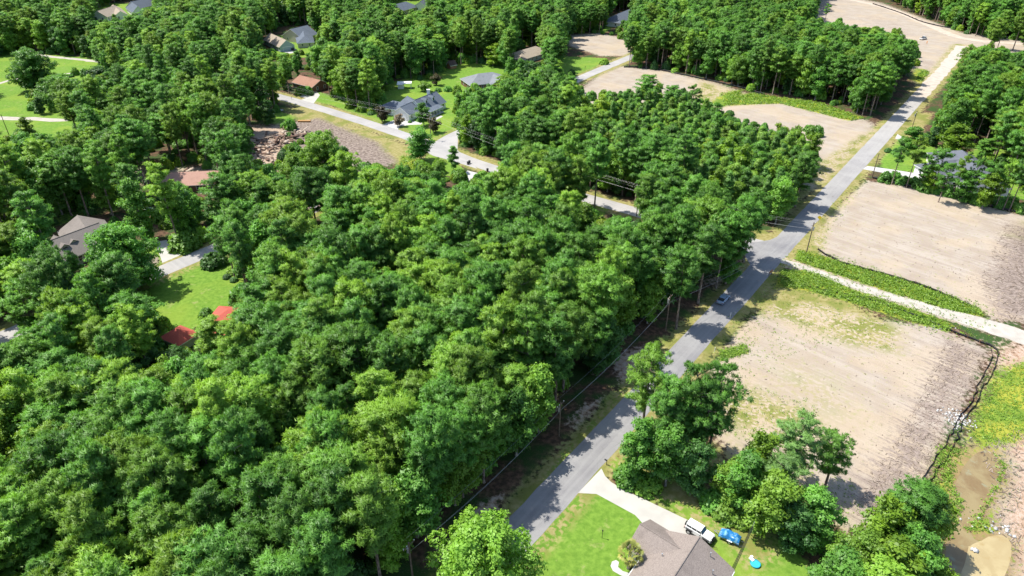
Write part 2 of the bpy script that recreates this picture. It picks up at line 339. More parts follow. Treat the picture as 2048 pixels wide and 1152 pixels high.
# ------------------------------------------------------------------ roads, drives and paths
def smooth_line(pts, step=4.0):
    P_ = [np.array(p) for p in pts]; out = []
    for i in range(len(P_) - 1):
        p0, p1, p2, p3 = P_[max(i - 1, 0)], P_[i], P_[i + 1], P_[min(i + 2, len(P_) - 1)]
        n = max(1, int(np.linalg.norm(p2 - p1) / step))
        for k in range(n):
            u = k / n; out.append(.5 * (2 * p1 + (p2 - p0) * u + (2 * p0 - 5 * p1 + 4 * p2 - p3) * u * u + (3 * p1 - p0 - 3 * p2 + p3) * u ** 3))
    out.append(P_[-1]); return np.array(out)
def ribbon(name, pts, w, z, mat, wob=0.0, step=3.0):
    L = smooth_line(pts, step); T = np.gradient(L, axis=0); T /= np.linalg.norm(T, axis=1)[:, None] + 1e-9; N = np.stack([-T[:, 1], T[:, 0]], 1)
    ws = np.full(len(L), w, float) if np.isscalar(w) else np.interp(np.linspace(0, 1, len(L)), np.linspace(0, 1, len(w)), w)
    wl = ws + rng.normal(0, 1, len(L)) * wob; wr = ws + rng.normal(0, 1, len(L)) * wob
    a = L + N * wl[:, None]; b = L - N * wr[:, None]; n = len(L)
    V = np.zeros((2 * n, 3)); V[:n, :2] = a; V[n:, :2] = b; V[:, 2] = z
    F = np.array([[i, n + i, n + i + 1, i + 1] for i in range(n - 1)])
    return tag(link(name, npmesh(name, V, F), mat), kind='structure')
def sheet(name, px, z, mat, world_pts=None):
    w = world_pts or [tuple(P(*p)[:2]) for p in px]
    m = MB(); m.poly([(x, y, z) for x, y in w]); o = m.build(name, mat)
    if o.data.polygons[0].normal.z < 0: o.data.flip_normals()
    return tag(o, kind='structure')
def road_mat(name, a, b, patch, dr, dusty=False):
    t = NT(name); n1 = t.noise(.12, 5); n2 = t.noise(1.3, 4); n3 = t.noise(30, 2)
    al = t.noise(1.0, 3, t.mapv(t.pos(), (0, 0, -dr), (.03, 1.1, 1)))
    c = t.mix(t.step(n1, .35, .65), a, b); c = t.mix(t.math('MULTIPLY', t.step(al, .42, .62), .35), c, patch)
    c = t.mix(t.math('MULTIPLY', n3, .3), c, tuple(q * .7 for q in a))
    c = t.mix(t.math('MULTIPLY', t.step(n2, .62, .75), .3), c, tuple(q * .75 for q in a))
    if dusty:       # blown sand covers the road more and more towards the far building sites
        sx = t.n('ShaderNodeSeparateXYZ'); t.put(sx.inputs[0], t.pos()); yy = t.math('ADD', sx.outputs[1], t.math('MULTIPLY', n1, 60))
        c = t.mix(t.lin(yy, 190, 370, 0, .85), c, t.mix(n2, (.40, .38, .35), (.50, .47, .43)))
    vo = t.n('ShaderNodeTexVoronoi', feature='DISTANCE_TO_EDGE'); t.put(vo.inputs['Vector'], t.mapv(t.pos(), (0, 0, 0), (.13, .13, .1))); 
    vn = t.math('ADD', vo.outputs['Distance'], t.math('MULTIPLY', t.noise(1.2, 4), .02))
    c = t.mix(t.math('MULTIPLY', t.math('LESS_THAN', vn, .0165), .35), c, tuple(q * .5 for q in a))
    t.base(c); t.rough(.88, .15); t.bump(n3, .2, .02); return t.m
md = math.atan2(MAIN[3][1] - MAIN[1][1], MAIN[3][0] - MAIN[1][0])
asph = road_mat('worn_asphalt', (.215, .21, .215), (.295, .29, .285), (.35, .345, .335), md, True)
asph2 = road_mat('pale_asphalt', (.33, .32, .31), (.42, .40, .385), (.46, .44, .42), math.atan2(SIDE[5][1] - SIDE[9][1], SIDE[5][0] - SIDE[9][0]))
gravel = simple('sandy_gravel', (.42, .385, .335), .95, .1, .14, .5)
conc = simple('driveway_concrete', (.44, .425, .39), .85, .15, .08, .35)
conc2 = simple('white_concrete', (.46, .45, .43), .8, .15, .05, .4)
near = [p for p in MAIN[:7]]
far_m = [MAIN[6], MAIN[7], MAIN[8]]
ribbon('main_road', near, 2.95, .012, asph, .05)
ribbon('main_road', far_m, [2.95, 3.2, 3.0], .007, simple('packed_dirt', (.46, .40, .34), .95, .1, .14, .4), .3)
ribbon('side_road', SIDE, 2.9, .016, asph2, .06)
sheet('side_road', [(848, 290), (842, 300), (868, 312), (905, 322), (955, 338), (915, 300), (916, 276), (905, 268), (880, 283)], .020, asph2)
sheet('main_road', [(1470, 484), (1500, 486), (1540, 480), (1562, 470), (1608, 462), (1575, 512), (1545, 535), (1510, 545), (1487, 508)], .022, asph)
ribbon('side_road', NORTH, 2.9, .024, asph2, .1)
ribbon('west_road', WEST, 2.9, .012, asph2, .05)
ribbon('dirt_road', DIRT, [1.3, 1.5, 1.6, 2.0, 3.0, 3.4], .028, gravel, .16, 1.5)
ribbon('dirt_road', FARD, 3.2, .008, simple('graded_dirt', (.46, .385, .31), .95, .1, .12, .3), .3)
ribbon('gravel_path', FIELD, 2.0, .008, gravel, .3); ribbon('gravel_path', FIELD2, 1.6, .008, gravel, .3); ribbon('gravel_path', FIELD3, 1.1, .008, gravel, .3)
# yellow-grey worn line strips are absent on these roads; driveways
sheet('driveway', [(1156, 986), (1203, 937), (1210, 952), (1222, 964), (1248, 980), (1300, 1004), (1392, 1048), (1428, 1068), (1404, 1090), (1330, 1075), (1286, 1048), (1281, 1042), (1270, 1030), (1193, 988)], .016, conc)
sheet('garden_path', [(1262, 1160), (1240, 1150), (1226, 1142), (1221, 1132), (1224, 1123), (1232, 1120), (1238, 1124), (1236, 1134), (1245, 1142), (1270, 1150)], .016, conc2)
sheet('driveway', [(795, 260), (757, 253), (780, 243), (800, 236), (818, 240), (845, 246), (842, 249), (818, 250), (800, 253)], .008, conc2)
sheet('driveway', [(914, 363), (935, 341), (955, 346), (925, 375)], .008, conc2)
sheet('driveway', [(590, 204), (612, 196), (600, 193), (630, 180), (640, 190), (628, 206), (610, 212)], .008, conc)
sheet('driveway', [(1724, 338), (1735, 332), (1785, 339), (1840, 348), (1900, 330), (1915, 345), (1900, 372), (1850, 362), (1780, 348)], .008, conc2)
sheet('driveway', [(311, 484), (333, 480), (346, 497), (362, 510), (325, 526), (316, 500)], .020, conc)
sheet('driveway', [(555, 98), (580, 94), (598, 104), (580, 107), (560, 103)], .008, conc2)
sheet('driveway', [(533, 232), (520, 226), (552, 215), (568, 220)], .008, conc2)
sheet('driveway', [(1790, 277), (1795, 268), (1812, 278), (1806, 284)], .008, conc)
sheet('driveway', [(866, 238), (872, 240), (886, 233), (881, 231)], .012, conc2)
# drive joints are shallow grooves in the concrete
# ------------------------------------------------------------------ muddy pools
def pool(name, px, z, seed, cols, rough=.12):
    w = [np.array(p) for p in wpoly(px)]; L = smooth_line([tuple(p) for p in w + [w[0]]], .8)[:-1]; r = np.random.default_rng(seed)
    L = L + np.convolve(r.normal(0, .8, len(L) + 4), np.ones(5) / 5, 'valid')[:, None] * .6
    t = NT(name + '_water'); n = t.noise(.22, 4, None, .6, .8); c = t.mix(t.step(n, .35, .65), cols[0], cols[1]); c = t.mix(t.step(t.noise(.5, 5), .55, .68), c, cols[2])
    t.base(c); t.rough(rough, .5); t.bump(t.noise(1.5, 2), .03, .03)
    return sheet(name, None, z, t.m, [tuple(p) for p in L])
pool('marsh_water', [(1922, 1240), (1880, 1230), (1890, 1130), (1896, 1060), (1902, 1000), (1918, 950), (1945, 912), (1978, 900), (2000, 925), (1995, 965), (1975, 1000), (1962, 1030), (1945, 1050), (1950, 1075), (1990, 1110), (1990, 1200)], .006, 5, ((.20, .135, .06), (.27, .21, .10), (.25, .235, .14)), .3)
pool('muddy_pool', [(1936, 1092), (1958, 1080), (1985, 1072), (2012, 1076), (2024, 1098), (2018, 1130), (2004, 1165), (1990, 1215), (1925, 1225), (1918, 1165), (1930, 1125)], .012, 3, ((.36, .28, .14), (.42, .34, .18), (.34, .25, .11)), .22)
# ------------------------------------------------------------------ foliage materials
pineM = foliage('pine_needles', (.054, .155, .030), (.225, .50, .078), (.33, .51, .055))
broadM = foliage('broad_leaves', (.050, .148, .028), (.205, .46, .068), (.32, .50, .05))
youngM = foliage('young_needles', (.062, .172, .035), (.23, .49, .085), (.32, .50, .06))
paleM = foliage('pale_needles', (.09, .19, .05), (.24, .43, .12), (.24, .43, .12))
brightM = foliage('bright_leaves', (.08, .17, .016), (.27, .45, .04), (.34, .47, .04))
darkM = foliage('dark_leaves', (.030, .09, .026), (.11, .26, .055), (.10, .22, .045))
purpM = foliage('plum_leaves', (.05, .045, .02), (.12, .11, .05), (.15, .10, .05))
pinkM = foliage('pink_blossom', (.16, .16, .08), (.42, .30, .24), (.45, .30, .26))
palmM = foliage('palm_fronds', (.09, .17, .06), (.46, .44, .10), (.46, .44, .10))
weedM = foliage('weed_leaves', (.07, .16, .02), (.30, .46, .06), (.30, .42, .05))
def bark(name, a, b):
    t = NT(name); n = t.noise(2.0, 5, t.mapv(t.obj(), (0, 0, 0), (2, 2, .5))); t.base(t.mix(t.step(n, .35, .65), a, b)); t.rough(.9, .1); return t.m
barkP = bark('pine_bark', (.10, .075, .06), (.30, .235, .19)); barkB = bark('grey_bark', (.16, .14, .12), (.40, .36, .31))

def unit(v): return v / (np.linalg.norm(v, axis=-1, keepdims=True) + 1e-9)
def face_up(V, F, N):      # turn every face to the side its leaf looks to
    g = np.cross(V[F[:, 1]] - V[F[:, 0]], V[F[:, 2]] - V[F[:, 0]]); b = (g * N[F[:, 0]]).sum(1) < 0; F = F.copy(); F[b] = F[b][:, ::-1]; return F
def sprays(r, C, D, tint, k, length, width, spread):
    """k needle sprays (narrow triangles) fanning from each tuft centre C along D"""
    n = len(C); C = np.repeat(C, k, 0); D = np.repeat(D, k, 0); T = np.repeat(tint, k)
    d = unit(D * .5 + r.normal(0, spread, (n * k, 3))); s = unit(np.cross(d, D + r.normal(0, .35, (n * k, 3))))
    L = length * r.uniform(.6, 1.25, (n * k, 1)); W = width * r.uniform(.7, 1.2, (n * k, 1))
    b = C + r.normal(0, length * .22, (n * k, 3))
    V = np.stack([b - s * W * .5, b + s * W * .5, b + d * L], 1).reshape(-1, 3)
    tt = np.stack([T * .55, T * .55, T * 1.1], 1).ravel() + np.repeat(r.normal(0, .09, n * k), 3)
    N = np.repeat(unit(D + d * .35 + np.array([0, 0, .25])), 3, 0); F = np.arange(len(V)).reshape(-1, 3)
    return V, face_up(V, F, N), np.clip(tt, 0, 1), N
def leaves(r, C, D, tint, size, flat=.6):
    n = len(C); nn = unit(D + r.normal(0, flat, (n, 3))); a = unit(np.cross(nn, r.normal(0, 1, (n, 3)))); b = np.cross(nn, a)
    S = size * r.uniform(.6, 1.3, (n, 1)); a = a * S; b = b * S * .62
    droop = nn * S * .25
    V = np.stack([C - a, C - b * .9 - droop * .3, C + a, C + b * .9 - droop * .3], 1)
    # two triangles per leaf clump, folded along the midrib
    V = V.reshape(-1, 3); q = np.arange(len(V)).reshape(-1, 4); F = np.concatenate([q[:, [0, 1, 2]], q[:, [0, 2, 3]]])
    N = np.repeat(unit(D * .8 + nn * .5 + np.array([0, 0, .2])), 4, 0); F = face_up(V, F, N)
    return V, F, np.clip(np.repeat(tint, 4) + np.repeat(r.normal(0, .12, n), 4), 0, 1), N
def merge(parts):
    Vs, Fs, Ts, Ns = [], [], [], []; o = 0
    for V, F, T, *N in parts:
        Vs.append(V); Fs.append(F + o); Ts.append(T); o += len(V)
        if N: Ns.append(N[0])
    return (np.concatenate(Vs), np.concatenate(Fs), np.concatenate(Ts)) + ((np.concatenate(Ns),) if Ns else ())
def sphere_dirs(r, n, zmin=-.35):
    d = unit(r.normal(0, 1, (n * 3, 3))); d = d[d[:, 2] > zmin][:n]
    return d
def dome(t): # radius profile of a mature pine crown, t from crown base to top
    return np.where(t < .42, .55 + .45 * (t / .42) ** .8, np.sqrt(np.clip(1 - ((t - .42) / .60) ** 2.3, 0, 1)))
def cone(t): return np.where(t < .2, .75 + .25 * t / .2, np.clip(1 - ((t - .2) / .86), 0, 1) ** .75)
def oval(t): return np.where(t < .35, .62 + .38 * (t / .35), np.sqrt(np.clip(1 - ((t - .35) / .68) ** 2, 0, 1)))
def limbs(m, r, h, lob, bend, tr, n=26, dead=6):
    def tx(z): u = z / h; return Vector((bend[0] * u * u, bend[1] * u * u, z))
    zs = [0, .25, .5, .75, .95]; m.tube([tx(h * z) for z in zs], [tr, tr * .82, tr * .64, tr * .38, tr * .12], 7)
    m.tube([(0, 0, -.3), (0, 0, .5)], [tr * 1.45, tr * 1.02], 7, cap=False)
    idx = r.permutation(len(lob))[:n]
    for i in idx:
        c = lob[i]; z0 = max(h * .22, c[2] - .28 * math.hypot(c[0], c[1]) - .4); a = tx(min(z0, h * .93)); b = Vector(c); mid = (a + b) / 2 + Vector((0, 0, -.15))
        m.tube([a, mid, b], [tr * .3, tr * .2, .035], 4, cap=False)
    for i in range(dead):
        z = h * r.uniform(.25, .55); an = r.uniform(0, 6.28); L = r.uniform(.8, 2.4); a = tx(z)
        m.tube([a, a + Vector((math.cos(an) * L, math.sin(an) * L, L * r.uniform(-.1, .35)))], [.05, .02], 4, cap=False)
    return tx
def make_crown(kind, seed, h, R_, cb, nl, prof, lobe, tuf, leafn=9):
    r = np.random.default_rng(seed); per = 7 if kind != 'broad' else 5; nb = max(6, nl // per); nl = nb * per
    bt = np.clip((np.arange(nb) + r.uniform(0, 1, nb)) / nb, 0, .985) ** .9; ba = np.arange(nb) * 2.399 + r.normal(0, .35, nb)
    bl = R_ * prof(bt) * r.uniform(.78, 1.15, nb); fr = np.tile(np.linspace(.32, 1.0, per), nb) + r.normal(0, .06, nl)
    t = np.repeat(bt, per); rad = np.maximum(np.repeat(bl, per) * fr - lobe * .3, 0); ang = np.repeat(ba, per) + r.normal(0, .26, nl) / (fr + .2)
    z = cb + (h - cb) * t - lobe * .5 + np.repeat(r.normal(0, .35, nb), per) + (fr - .7) * np.repeat(bl, per) * .22 + r.normal(0, lobe * .35, nl)
    z = np.minimum(z, h - lobe * .3); C = np.stack([rad * np.cos(ang), rad * np.sin(ang), z], 1)
    bend = r.normal(0, .03 * h, 2); C[:, 0] += bend[0] * (z / h) ** 2; C[:, 1] += bend[1] * (z / h) ** 2
    ls = lobe * r.uniform(.65, 1.3, nl) * (1.1 - .25 * t); bb = np.repeat(r.uniform(-.2, .2, nb), per); parts = []
    for i in range(nl):
        n = int(tuf * ls[i] ** 2 / lobe ** 2); d = sphere_dirs(r, n, -.45)
        sh = np.array([1, 1, .62]) if kind != 'broad' else np.array([1, 1, .85])
        pos = C[i] + d * sh * ls[i] * r.uniform(.72, 1.08, (len(d), 1)); out = unit(C[i] * np.array([1, 1, 0]) + 1e-6)
        base = np.clip(r.uniform(.2, .8) + bb[i], .05, .95)
        if kind == 'broad':
            k = leafn; pp = np.repeat(pos, k, 0) + r.normal(0, .26, (len(pos) * k, 3)); dd = np.repeat(unit(d + np.array([0, 0, .55])), k, 0)
            parts.append(leaves(r, pp, dd, np.full(len(pp), base), .27, .65))
        else:
            td = unit(d * .8 + out * .35 + np.array([0, 0, .65]))
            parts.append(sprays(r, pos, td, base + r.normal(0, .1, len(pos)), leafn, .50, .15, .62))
    V, F, T, N = merge(parts)
    return (V, F, T, N, C, bend, r)
def tree_proto(cat, kind, seed, h, R_, cbf, nl, prof, lobe, tuf, leafn, tr, mat, bmat, nlimb=26, dead=6):
    V, F, T, N, C, bend, r = make_crown(kind, seed, h, R_, h * cbf, nl, prof, lobe, tuf, leafn)
    cm = npmesh('crown', V, F, T, normals=N); cm.materials.append(mat)
    m = MB(); limbs(m, r, h, C, bend, tr, nlimb, dead)
    tm = bpy.data.meshes.new('trunk'); tm.from_pydata(m.v, [], m.f); tm.materials.append(bmat); tm.polygons.foreach_set('use_smooth', [True] * len(m.f))
    return dict(cat=cat, crown=cm, trunk=tm, h=h, r=R_, cb=cbf)
PR = {}
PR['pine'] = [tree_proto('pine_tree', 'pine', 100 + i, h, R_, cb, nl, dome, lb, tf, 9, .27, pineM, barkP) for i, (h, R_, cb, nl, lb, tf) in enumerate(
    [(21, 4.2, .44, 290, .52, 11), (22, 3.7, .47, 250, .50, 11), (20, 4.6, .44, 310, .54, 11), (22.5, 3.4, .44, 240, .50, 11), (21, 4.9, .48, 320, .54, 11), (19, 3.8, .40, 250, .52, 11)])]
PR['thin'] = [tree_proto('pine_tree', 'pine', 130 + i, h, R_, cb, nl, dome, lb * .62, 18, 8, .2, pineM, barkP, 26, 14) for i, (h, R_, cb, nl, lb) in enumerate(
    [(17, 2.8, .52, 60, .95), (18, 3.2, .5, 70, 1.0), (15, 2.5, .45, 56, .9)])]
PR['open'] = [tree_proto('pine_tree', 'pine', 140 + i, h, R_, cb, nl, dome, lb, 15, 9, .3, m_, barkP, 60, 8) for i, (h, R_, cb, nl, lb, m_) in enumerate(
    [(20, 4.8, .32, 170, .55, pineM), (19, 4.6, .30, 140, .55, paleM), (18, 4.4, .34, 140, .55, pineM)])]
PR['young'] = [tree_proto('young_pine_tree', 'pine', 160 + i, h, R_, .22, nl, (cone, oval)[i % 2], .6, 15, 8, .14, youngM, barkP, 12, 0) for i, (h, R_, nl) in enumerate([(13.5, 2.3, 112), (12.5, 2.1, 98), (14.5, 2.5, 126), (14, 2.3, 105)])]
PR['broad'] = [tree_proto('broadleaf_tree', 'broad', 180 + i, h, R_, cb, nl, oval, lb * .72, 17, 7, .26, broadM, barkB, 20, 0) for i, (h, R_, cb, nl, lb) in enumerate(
    [(16, 4.0, .18, 120, 1.35), (15, 4.6, .2, 130, 1.4), (17, 3.4, .16, 110, 1.2), (14, 3.9, .22, 105, 1.3)])]
PR['bright'] = [tree_proto('broadleaf_tree', 'broad', 200 + i, h, R_, .15, nl, oval, .8, 17, 7, .22, brightM, barkB, 20, 0) for i, (h, R_, nl) in enumerate([(14, 3.4, 90), (15, 3.0, 80)])]
PR['dark'] = [tree_proto('broadleaf_tree', 'broad', 210 + i, h, R_, .12, nl, oval, .85, 17, 7, .22, darkM, barkB, 20, 0) for i, (h, R_, nl) in enumerate([(13, 3.8, 100)])]
PR['bigoak'] = [tree_proto('oak_tree', 'broad', 220, 18, 7.6, .10, 300, oval, 1.05, 18, 8, .45, broadM, barkB, 50, 0)]
PR['plum'] = [tree_proto('ornamental_tree', 'broad', 230, 5.5, 2.6, .2, 30, oval, .75, 22, 6, .14, purpM, barkB, 12, 0)]
PR['pink'] = [tree_proto('ornamental_tree', 'broad', 231, 4.6, 2.1, .25, 22, oval, .55, 16, 6, .1, pinkM, barkB, 14, 0)]
PR['round'] = [tree_proto('ornamental_tree', 'broad', 232, 4.8, 2.5, .12, 34, oval, .8, 30, 7, .14, broadM, barkB, 10, 0)]
def bush_proto(seed, R_, hh, mat, n=26):
    r = np.random.default_rng(seed); d = sphere_dirs(r, n, -.1); C = d * np.array([R_ * .7, R_ * .7, hh * .6]); parts = []
    for c in C:
        dd = sphere_dirs(r, 26, -.4); pos = c + dd * R_ * .42; pos[:, 2] = np.abs(pos[:, 2]) + .02; pp = np.repeat(pos, 5, 0) + r.normal(0, .1, (len(pos) * 5, 3))
        parts.append(leaves(r, pp, np.repeat(unit(dd + np.array([0, 0, .5])), 5, 0), np.full(len(pp), r.uniform(.3, .7)), .2, .6))
    V, F, T, N = merge(parts); me = npmesh('shrub', V, F, T, normals=N); me.materials.append(mat); return me
BUSH = {'green': bush_proto(1, 1.5, 1.7, broadM), 'dark': bush_proto(2, 1.2, 1.3, darkM), 'bright': bush_proto(3, 1.3, 1.2, brightM), 'pine': bush_proto(4, 1.6, 2.2, youngM)}

FULL = {'pine': 'pine_tree', 'thin': 'pine_tree', 'open': 'pine_tree'}
def put_tree(kind, idx, x, y, s, rz, label, group=None, cat=None, sz=None):
    pr = PR[kind][idx % len(PR[kind])]
    t_ = empty(pr['cat'], (x, y, 0), rz, label, cat or {'pine_tree': 'pine', 'young_pine_tree': 'young pine', 'oak_tree': 'oak', 'ornamental_tree': 'small tree'}.get(pr['cat'], 'tree'), group)
    t_.scale = (s, s, sz or s)
    for nm in ('trunk', 'crown'):
        o = bpy.data.objects.new(nm, pr[nm]); COL.objects.link(o); o.parent = t_
    return t_
def put_bush(kind, x, y, s, label, group=None, sz=None):
    o = bpy.data.objects.new('shrub', BUSH[kind]); COL.objects.link(o); o.location = (x, y, 0); o.rotation_euler = (0, 0, rnd.uniform(0, 6.28)); o.scale = (s, s, sz or s)
    return tag(o, label, 'shrub', group)

# ------------------------------------------------------------------ trees that stand by themselves (top of crown in the photo, height, radius)
placed = []
def lone(kind, idx, px, py, h, r, label, group=None, cat=None):
    pr = PR[kind][idx % len(PR[kind])]; p = P(px, py + 4, h); s = r / pr['r']
    put_tree(kind, idx, p.x, p.y, s, rnd.uniform(0, 6.28), label, group, cat, h / pr['h']); placed.append((p.x, p.y, r))
for a in [
 ('open', 0, 1306, 690, 19, 4.3, 'pine standing over the grey road, leftmost of the pines between road and lot'),
 ('open', 2, 1395, 735, 20, 4.2, 'tall open pine beside the sandy lot, second from the grey road'),
 ('open', 0, 1452, 730, 19, 4.2, 'full crowned pine at the front left edge of the sandy lot'),
 ('open', 0, 1345, 775, 17, 3.6, 'narrow pine between the grey road and the taller pair of pines'),
 ('open', 2, 1362, 748, 18, 3.8, 'pine squeezed between the two tallest roadside pines and the grey road'),
 ('open', 0, 1425, 775, 17, 3.6, 'lower pine in front of the pair of tall pines at the sandy lot'),
 ('open', 1, 1612, 828, 15, 4.3, 'pale grey-green airy pine on the front edge of the sandy lot'),
 ('open', 2, 1686, 862, 12, 3.3, 'small gappy pine with a bare dark trunk, nearest the mulch patch'),
 ('bright', 0, 1540, 868, 12, 3.2, 'yellow-green tree between the pale pine and the dark thicket'),
 ('broad', 2, 1283, 842, 13, 3.0, 'leafy dark tree at the bend of the concrete driveway'),
 ('broad', 0, 1350, 850, 13, 3.4, 'rounded leafy tree below the tall open pine, uphill of the driveway'),
 ('dark', 0, 1400, 885, 11, 3.0, 'dark bushy tree with lowest leaves touching the driveway lawn'),
 ('broad', 1, 1470, 925, 9, 2.8, 'low leafy tree behind the white off-road car'),
 ('open', 1, 1580, 910, 13, 4.0, 'pale feathery tree in front of the palest pine'),
 ('broad', 3, 1505, 912, 12, 3.5, 'dense green tree above the blue trailer'),
 ('broad', 0, 1562, 950, 12, 3.8, 'largest dark green tree of the thicket right of the blue trailer'),
 ('broad', 2, 1650, 985, 11, 3.2, 'tree at the right end of the thicket beside the bare sand'),
 ('dark', 0, 1605, 1010, 9, 3.0, 'low dark tree in front of the thicket above the blue paddling pool'),
 ('pine', 1, 1845, 970, 14, 4.0, 'topmost tree of the clump beside the muddy pools'),
 ('bright', 1, 1885, 985, 12, 3.2, 'yellow-green tree nearest the marsh water'),
 ('bright', 0, 1800, 1005, 12, 3.6, 'bright tree where the two black silt fences end'),
 ('broad', 1, 1740, 1068, 10, 3.4, 'leafy tree on the left shoulder of the clump by the pools'),
 ('bright', 1, 1800, 1085, 11, 3.8, 'bright bushy tree in the middle of the clump by the pools'),
 ('broad', 3, 1860, 1070, 11, 3.4, 'green tree on the right side of the clump, close to the yellow pool'),
 ('broad', 0, 1700, 1110, 10, 3.8, 'leafy tree at the bottom edge left in the clump by the pools'),
 ('bright', 0, 1890, 1120, 7, 2.4, 'small bright tree at the rim of the yellow pool'),
 ('broad', 2, 1770, 1130, 11, 4.0, 'tree at the bottom edge in the middle of the clump by the pools'),
 ('bigoak', 0, 965, 1066, 15, 6.8, 'wide round tree at the bottom edge, left of the front lawn'),
 ('bigoak', 0, 228, 448, 17, 7.8, 'large spreading oak beside the grey side road, in front of the dormered brown house'),
 ('broad', 1, 245, 592, 9, 5.6, 'broad leafy tree casting shadow on the long lawn'),
 ('broad', 3, 180, 600, 10, 5.0, 'leafy tree left of the one shading the long lawn'),
 ('bigoak', 0, 640, 264, 16, 7.2, 'big bushy oak in front of the bare brown building plot'),
 ('bigoak', 0, 45, 96, 18, 9.0, 'tall dark tree standing alone on the bright field at the left edge'),
 ('bigoak', 0, 118, 146, 13, 9.0, 'wide low oak on the bright field between the two paths'),
 ('dark', 0, 190, 132, 14, 6.0, 'dark oak right of the wide low oak on the field'),
 ('broad', 0, 838, 252, 12, 4.4, 'tree on the corner lot beside the road junction'),
 ('young', 1, 905, 288, 9, 1.9, 'slim cone shaped tree on the corner lawn below the junction'),
 ('young', 0, 874, 325, 8, 2.3, 'dark cone shaped tree beside the white driveway'),
 ('plum', 0, 763, 213, 5.6, 2.8, 'dark plum leaved tree beside the white garage driveway'),
 ('pink', 0, 797, 226, 4.6, 2.2, 'pinkish flowering tree in front of the white garage'),
 ('broad', 3, 845, 203, 9, 3.2, 'dense dark tree in front of the blue-grey roofed house'),
 ('plum', 0, 866, 235, 5.2, 2.5, 'small bronze tree under the power lines at the junction corner'),
 ('round', 0, 849, 157, 4.8, 2.8, 'round green tree behind the white chimney'),
 ('plum', 0, 872, 146, 4.8, 2.4, 'small bronze tree on the back lawn between two houses'),
 ('broad', 1, 738, 148, 13, 5.2, 'willowy grey-green tree left of the white pergola'),
 ('bright', 0, 985, 84, 11, 4.4, 'bright green tree behind the dark brick house'),
 ('bright', 1, 1115, 58, 15, 4.6, 'bright tree beside the tan roofed house'),
 ('pine', 5, 1300, 148, 16, 5.0, 'round crowned tree in front of the far sandy lot, first of three'),
 ('pine', 0, 1352, 168, 15, 4.2, 'round crowned tree in front of the far sandy lot, second of three'),
 ('open', 2, 1392, 168, 14, 3.6, 'sparse crowned tree in front of the far sandy lot, third of three'),
 ('bright', 0, 1566, 246, 12, 3.2, 'olive green tree on the edge of the young pines, farthest up the sandy lot'),
 ('bright', 1, 1597, 250, 12, 3.0, 'olive green tree on the edge of the young pines, second along the sandy lot'),
 ('bright', 0, 1630, 262, 12, 3.2, 'olive green tree on the edge of the young pines, nearest the grey road'),
 ('broad', 2, 1838, 250, 10, 3.6, 'leafy tree at the corner of the bright lawn by the utility pole'),
 ('bright', 0, 1928, 244, 12, 5.0, 'bright yellow-green tree behind the slate roofed house'),
 ('pine', 3, 1985, 272, 10, 3.6, 'small pine right of the slate roofed house'),
 ('bright', 1, 42, 232, 10, 3.0, 'small bright tree beside the pale path on the left field'),
 ('thin', 0, 1658, 2, 13, 2.2, 'thin lone tree standing on the far graded dirt'),
 ('broad', 3, 160, 232, 8, 3.2, 'small tree where the pale path bends on the left field'),
 ('open', 0, 28, 560, 17, 4.4, 'gappy pine at the left edge above the grey side road'),
 ('pine', 1, 432, 345, 21, 5.2, 'tall broad pine beside the white car under the trees'),
 ('broad', 1, 480, 400, 15, 5.0, 'leafy tree on the corner of the long lawn'),
 ('bright', 0, 500, 588, 12, 4.6, 'sparse olive tree growing in front of the hidden red roof'),
 ('pine', 1, 410, 634, 14, 3.8, 'pine between the red pavilion and the hidden red roof'),
 ('pine', 2, 398, 705, 16, 4.2, 'pine in front of the red roofed pavilion'),
 ('pine', 0, 470, 690, 17, 4.4, 'pine in front of the hidden red roof, low side'),
 ('pine', 3, 548, 600, 18, 4.2, 'pine right of the hidden red roof'),
 ('pine', 2, 1430, 398, 21, 5.2, 'big domed pine beside the junction, hiding the side road'),
 ('pine', 0, 1476, 430, 18, 4.0, 'pine right beside the junction, right of the big domed pine'),
 ('broad', 0, 1462, 496, 9, 3.2, 'low leafy tree at the foot of the junction pines'),
 ('bright', 0, 1874, 326, 9, 2.6, 'light tree in front of the white garage of the slate roofed house'),
 ('open', 2, 1905, 320, 13, 2.8, 'airy tree before the middle of the slate roofed house'),
 ('broad', 2, 1945, 338, 10, 2.8, 'tree before the right half of the slate roofed house'),
 ('bright', 1, 1990, 345, 11, 3.0, 'light green tree right of the slate roofed house, behind the thin pines'),
]: lone(*a)
for k, i, bx, by, h, r_, l in [('pine', 1, 1487, 523, 20, 4.2, 'tall pine at the road edge nearest the junction, shading the asphalt'), ('pine', 0, 1462, 547, 21, 4.4, 'tall pine at the road edge, second below the junction'),
    ('pine', 4, 1432, 574, 20, 4.6, 'wide pine at the road edge just above the parked sedan'), ('pine', 3, 1396, 604, 21, 4.0, 'narrow pine at the road edge just below the parked sedan'), ('pine', 2, 1352, 655, 20, 4.2, 'pine beside the utility pole in the shaded verge'),
    ('pine', 5, 1590, 412, 17, 4.0, 'pine overhanging the road beside the blue-green board sign'), ('broad', 0, 1550, 448, 14, 3.8, 'leafy tree on the far corner of the junction under the wires')]:
    p = P(bx, by); pr = PR[k][i]; put_tree(k, i, p.x, p.y, r_ / pr['r'], rnd.uniform(0, 6), l, None, None, h / pr['h']); placed.append((p.x, p.y, r_))
r9 = random.Random(5)
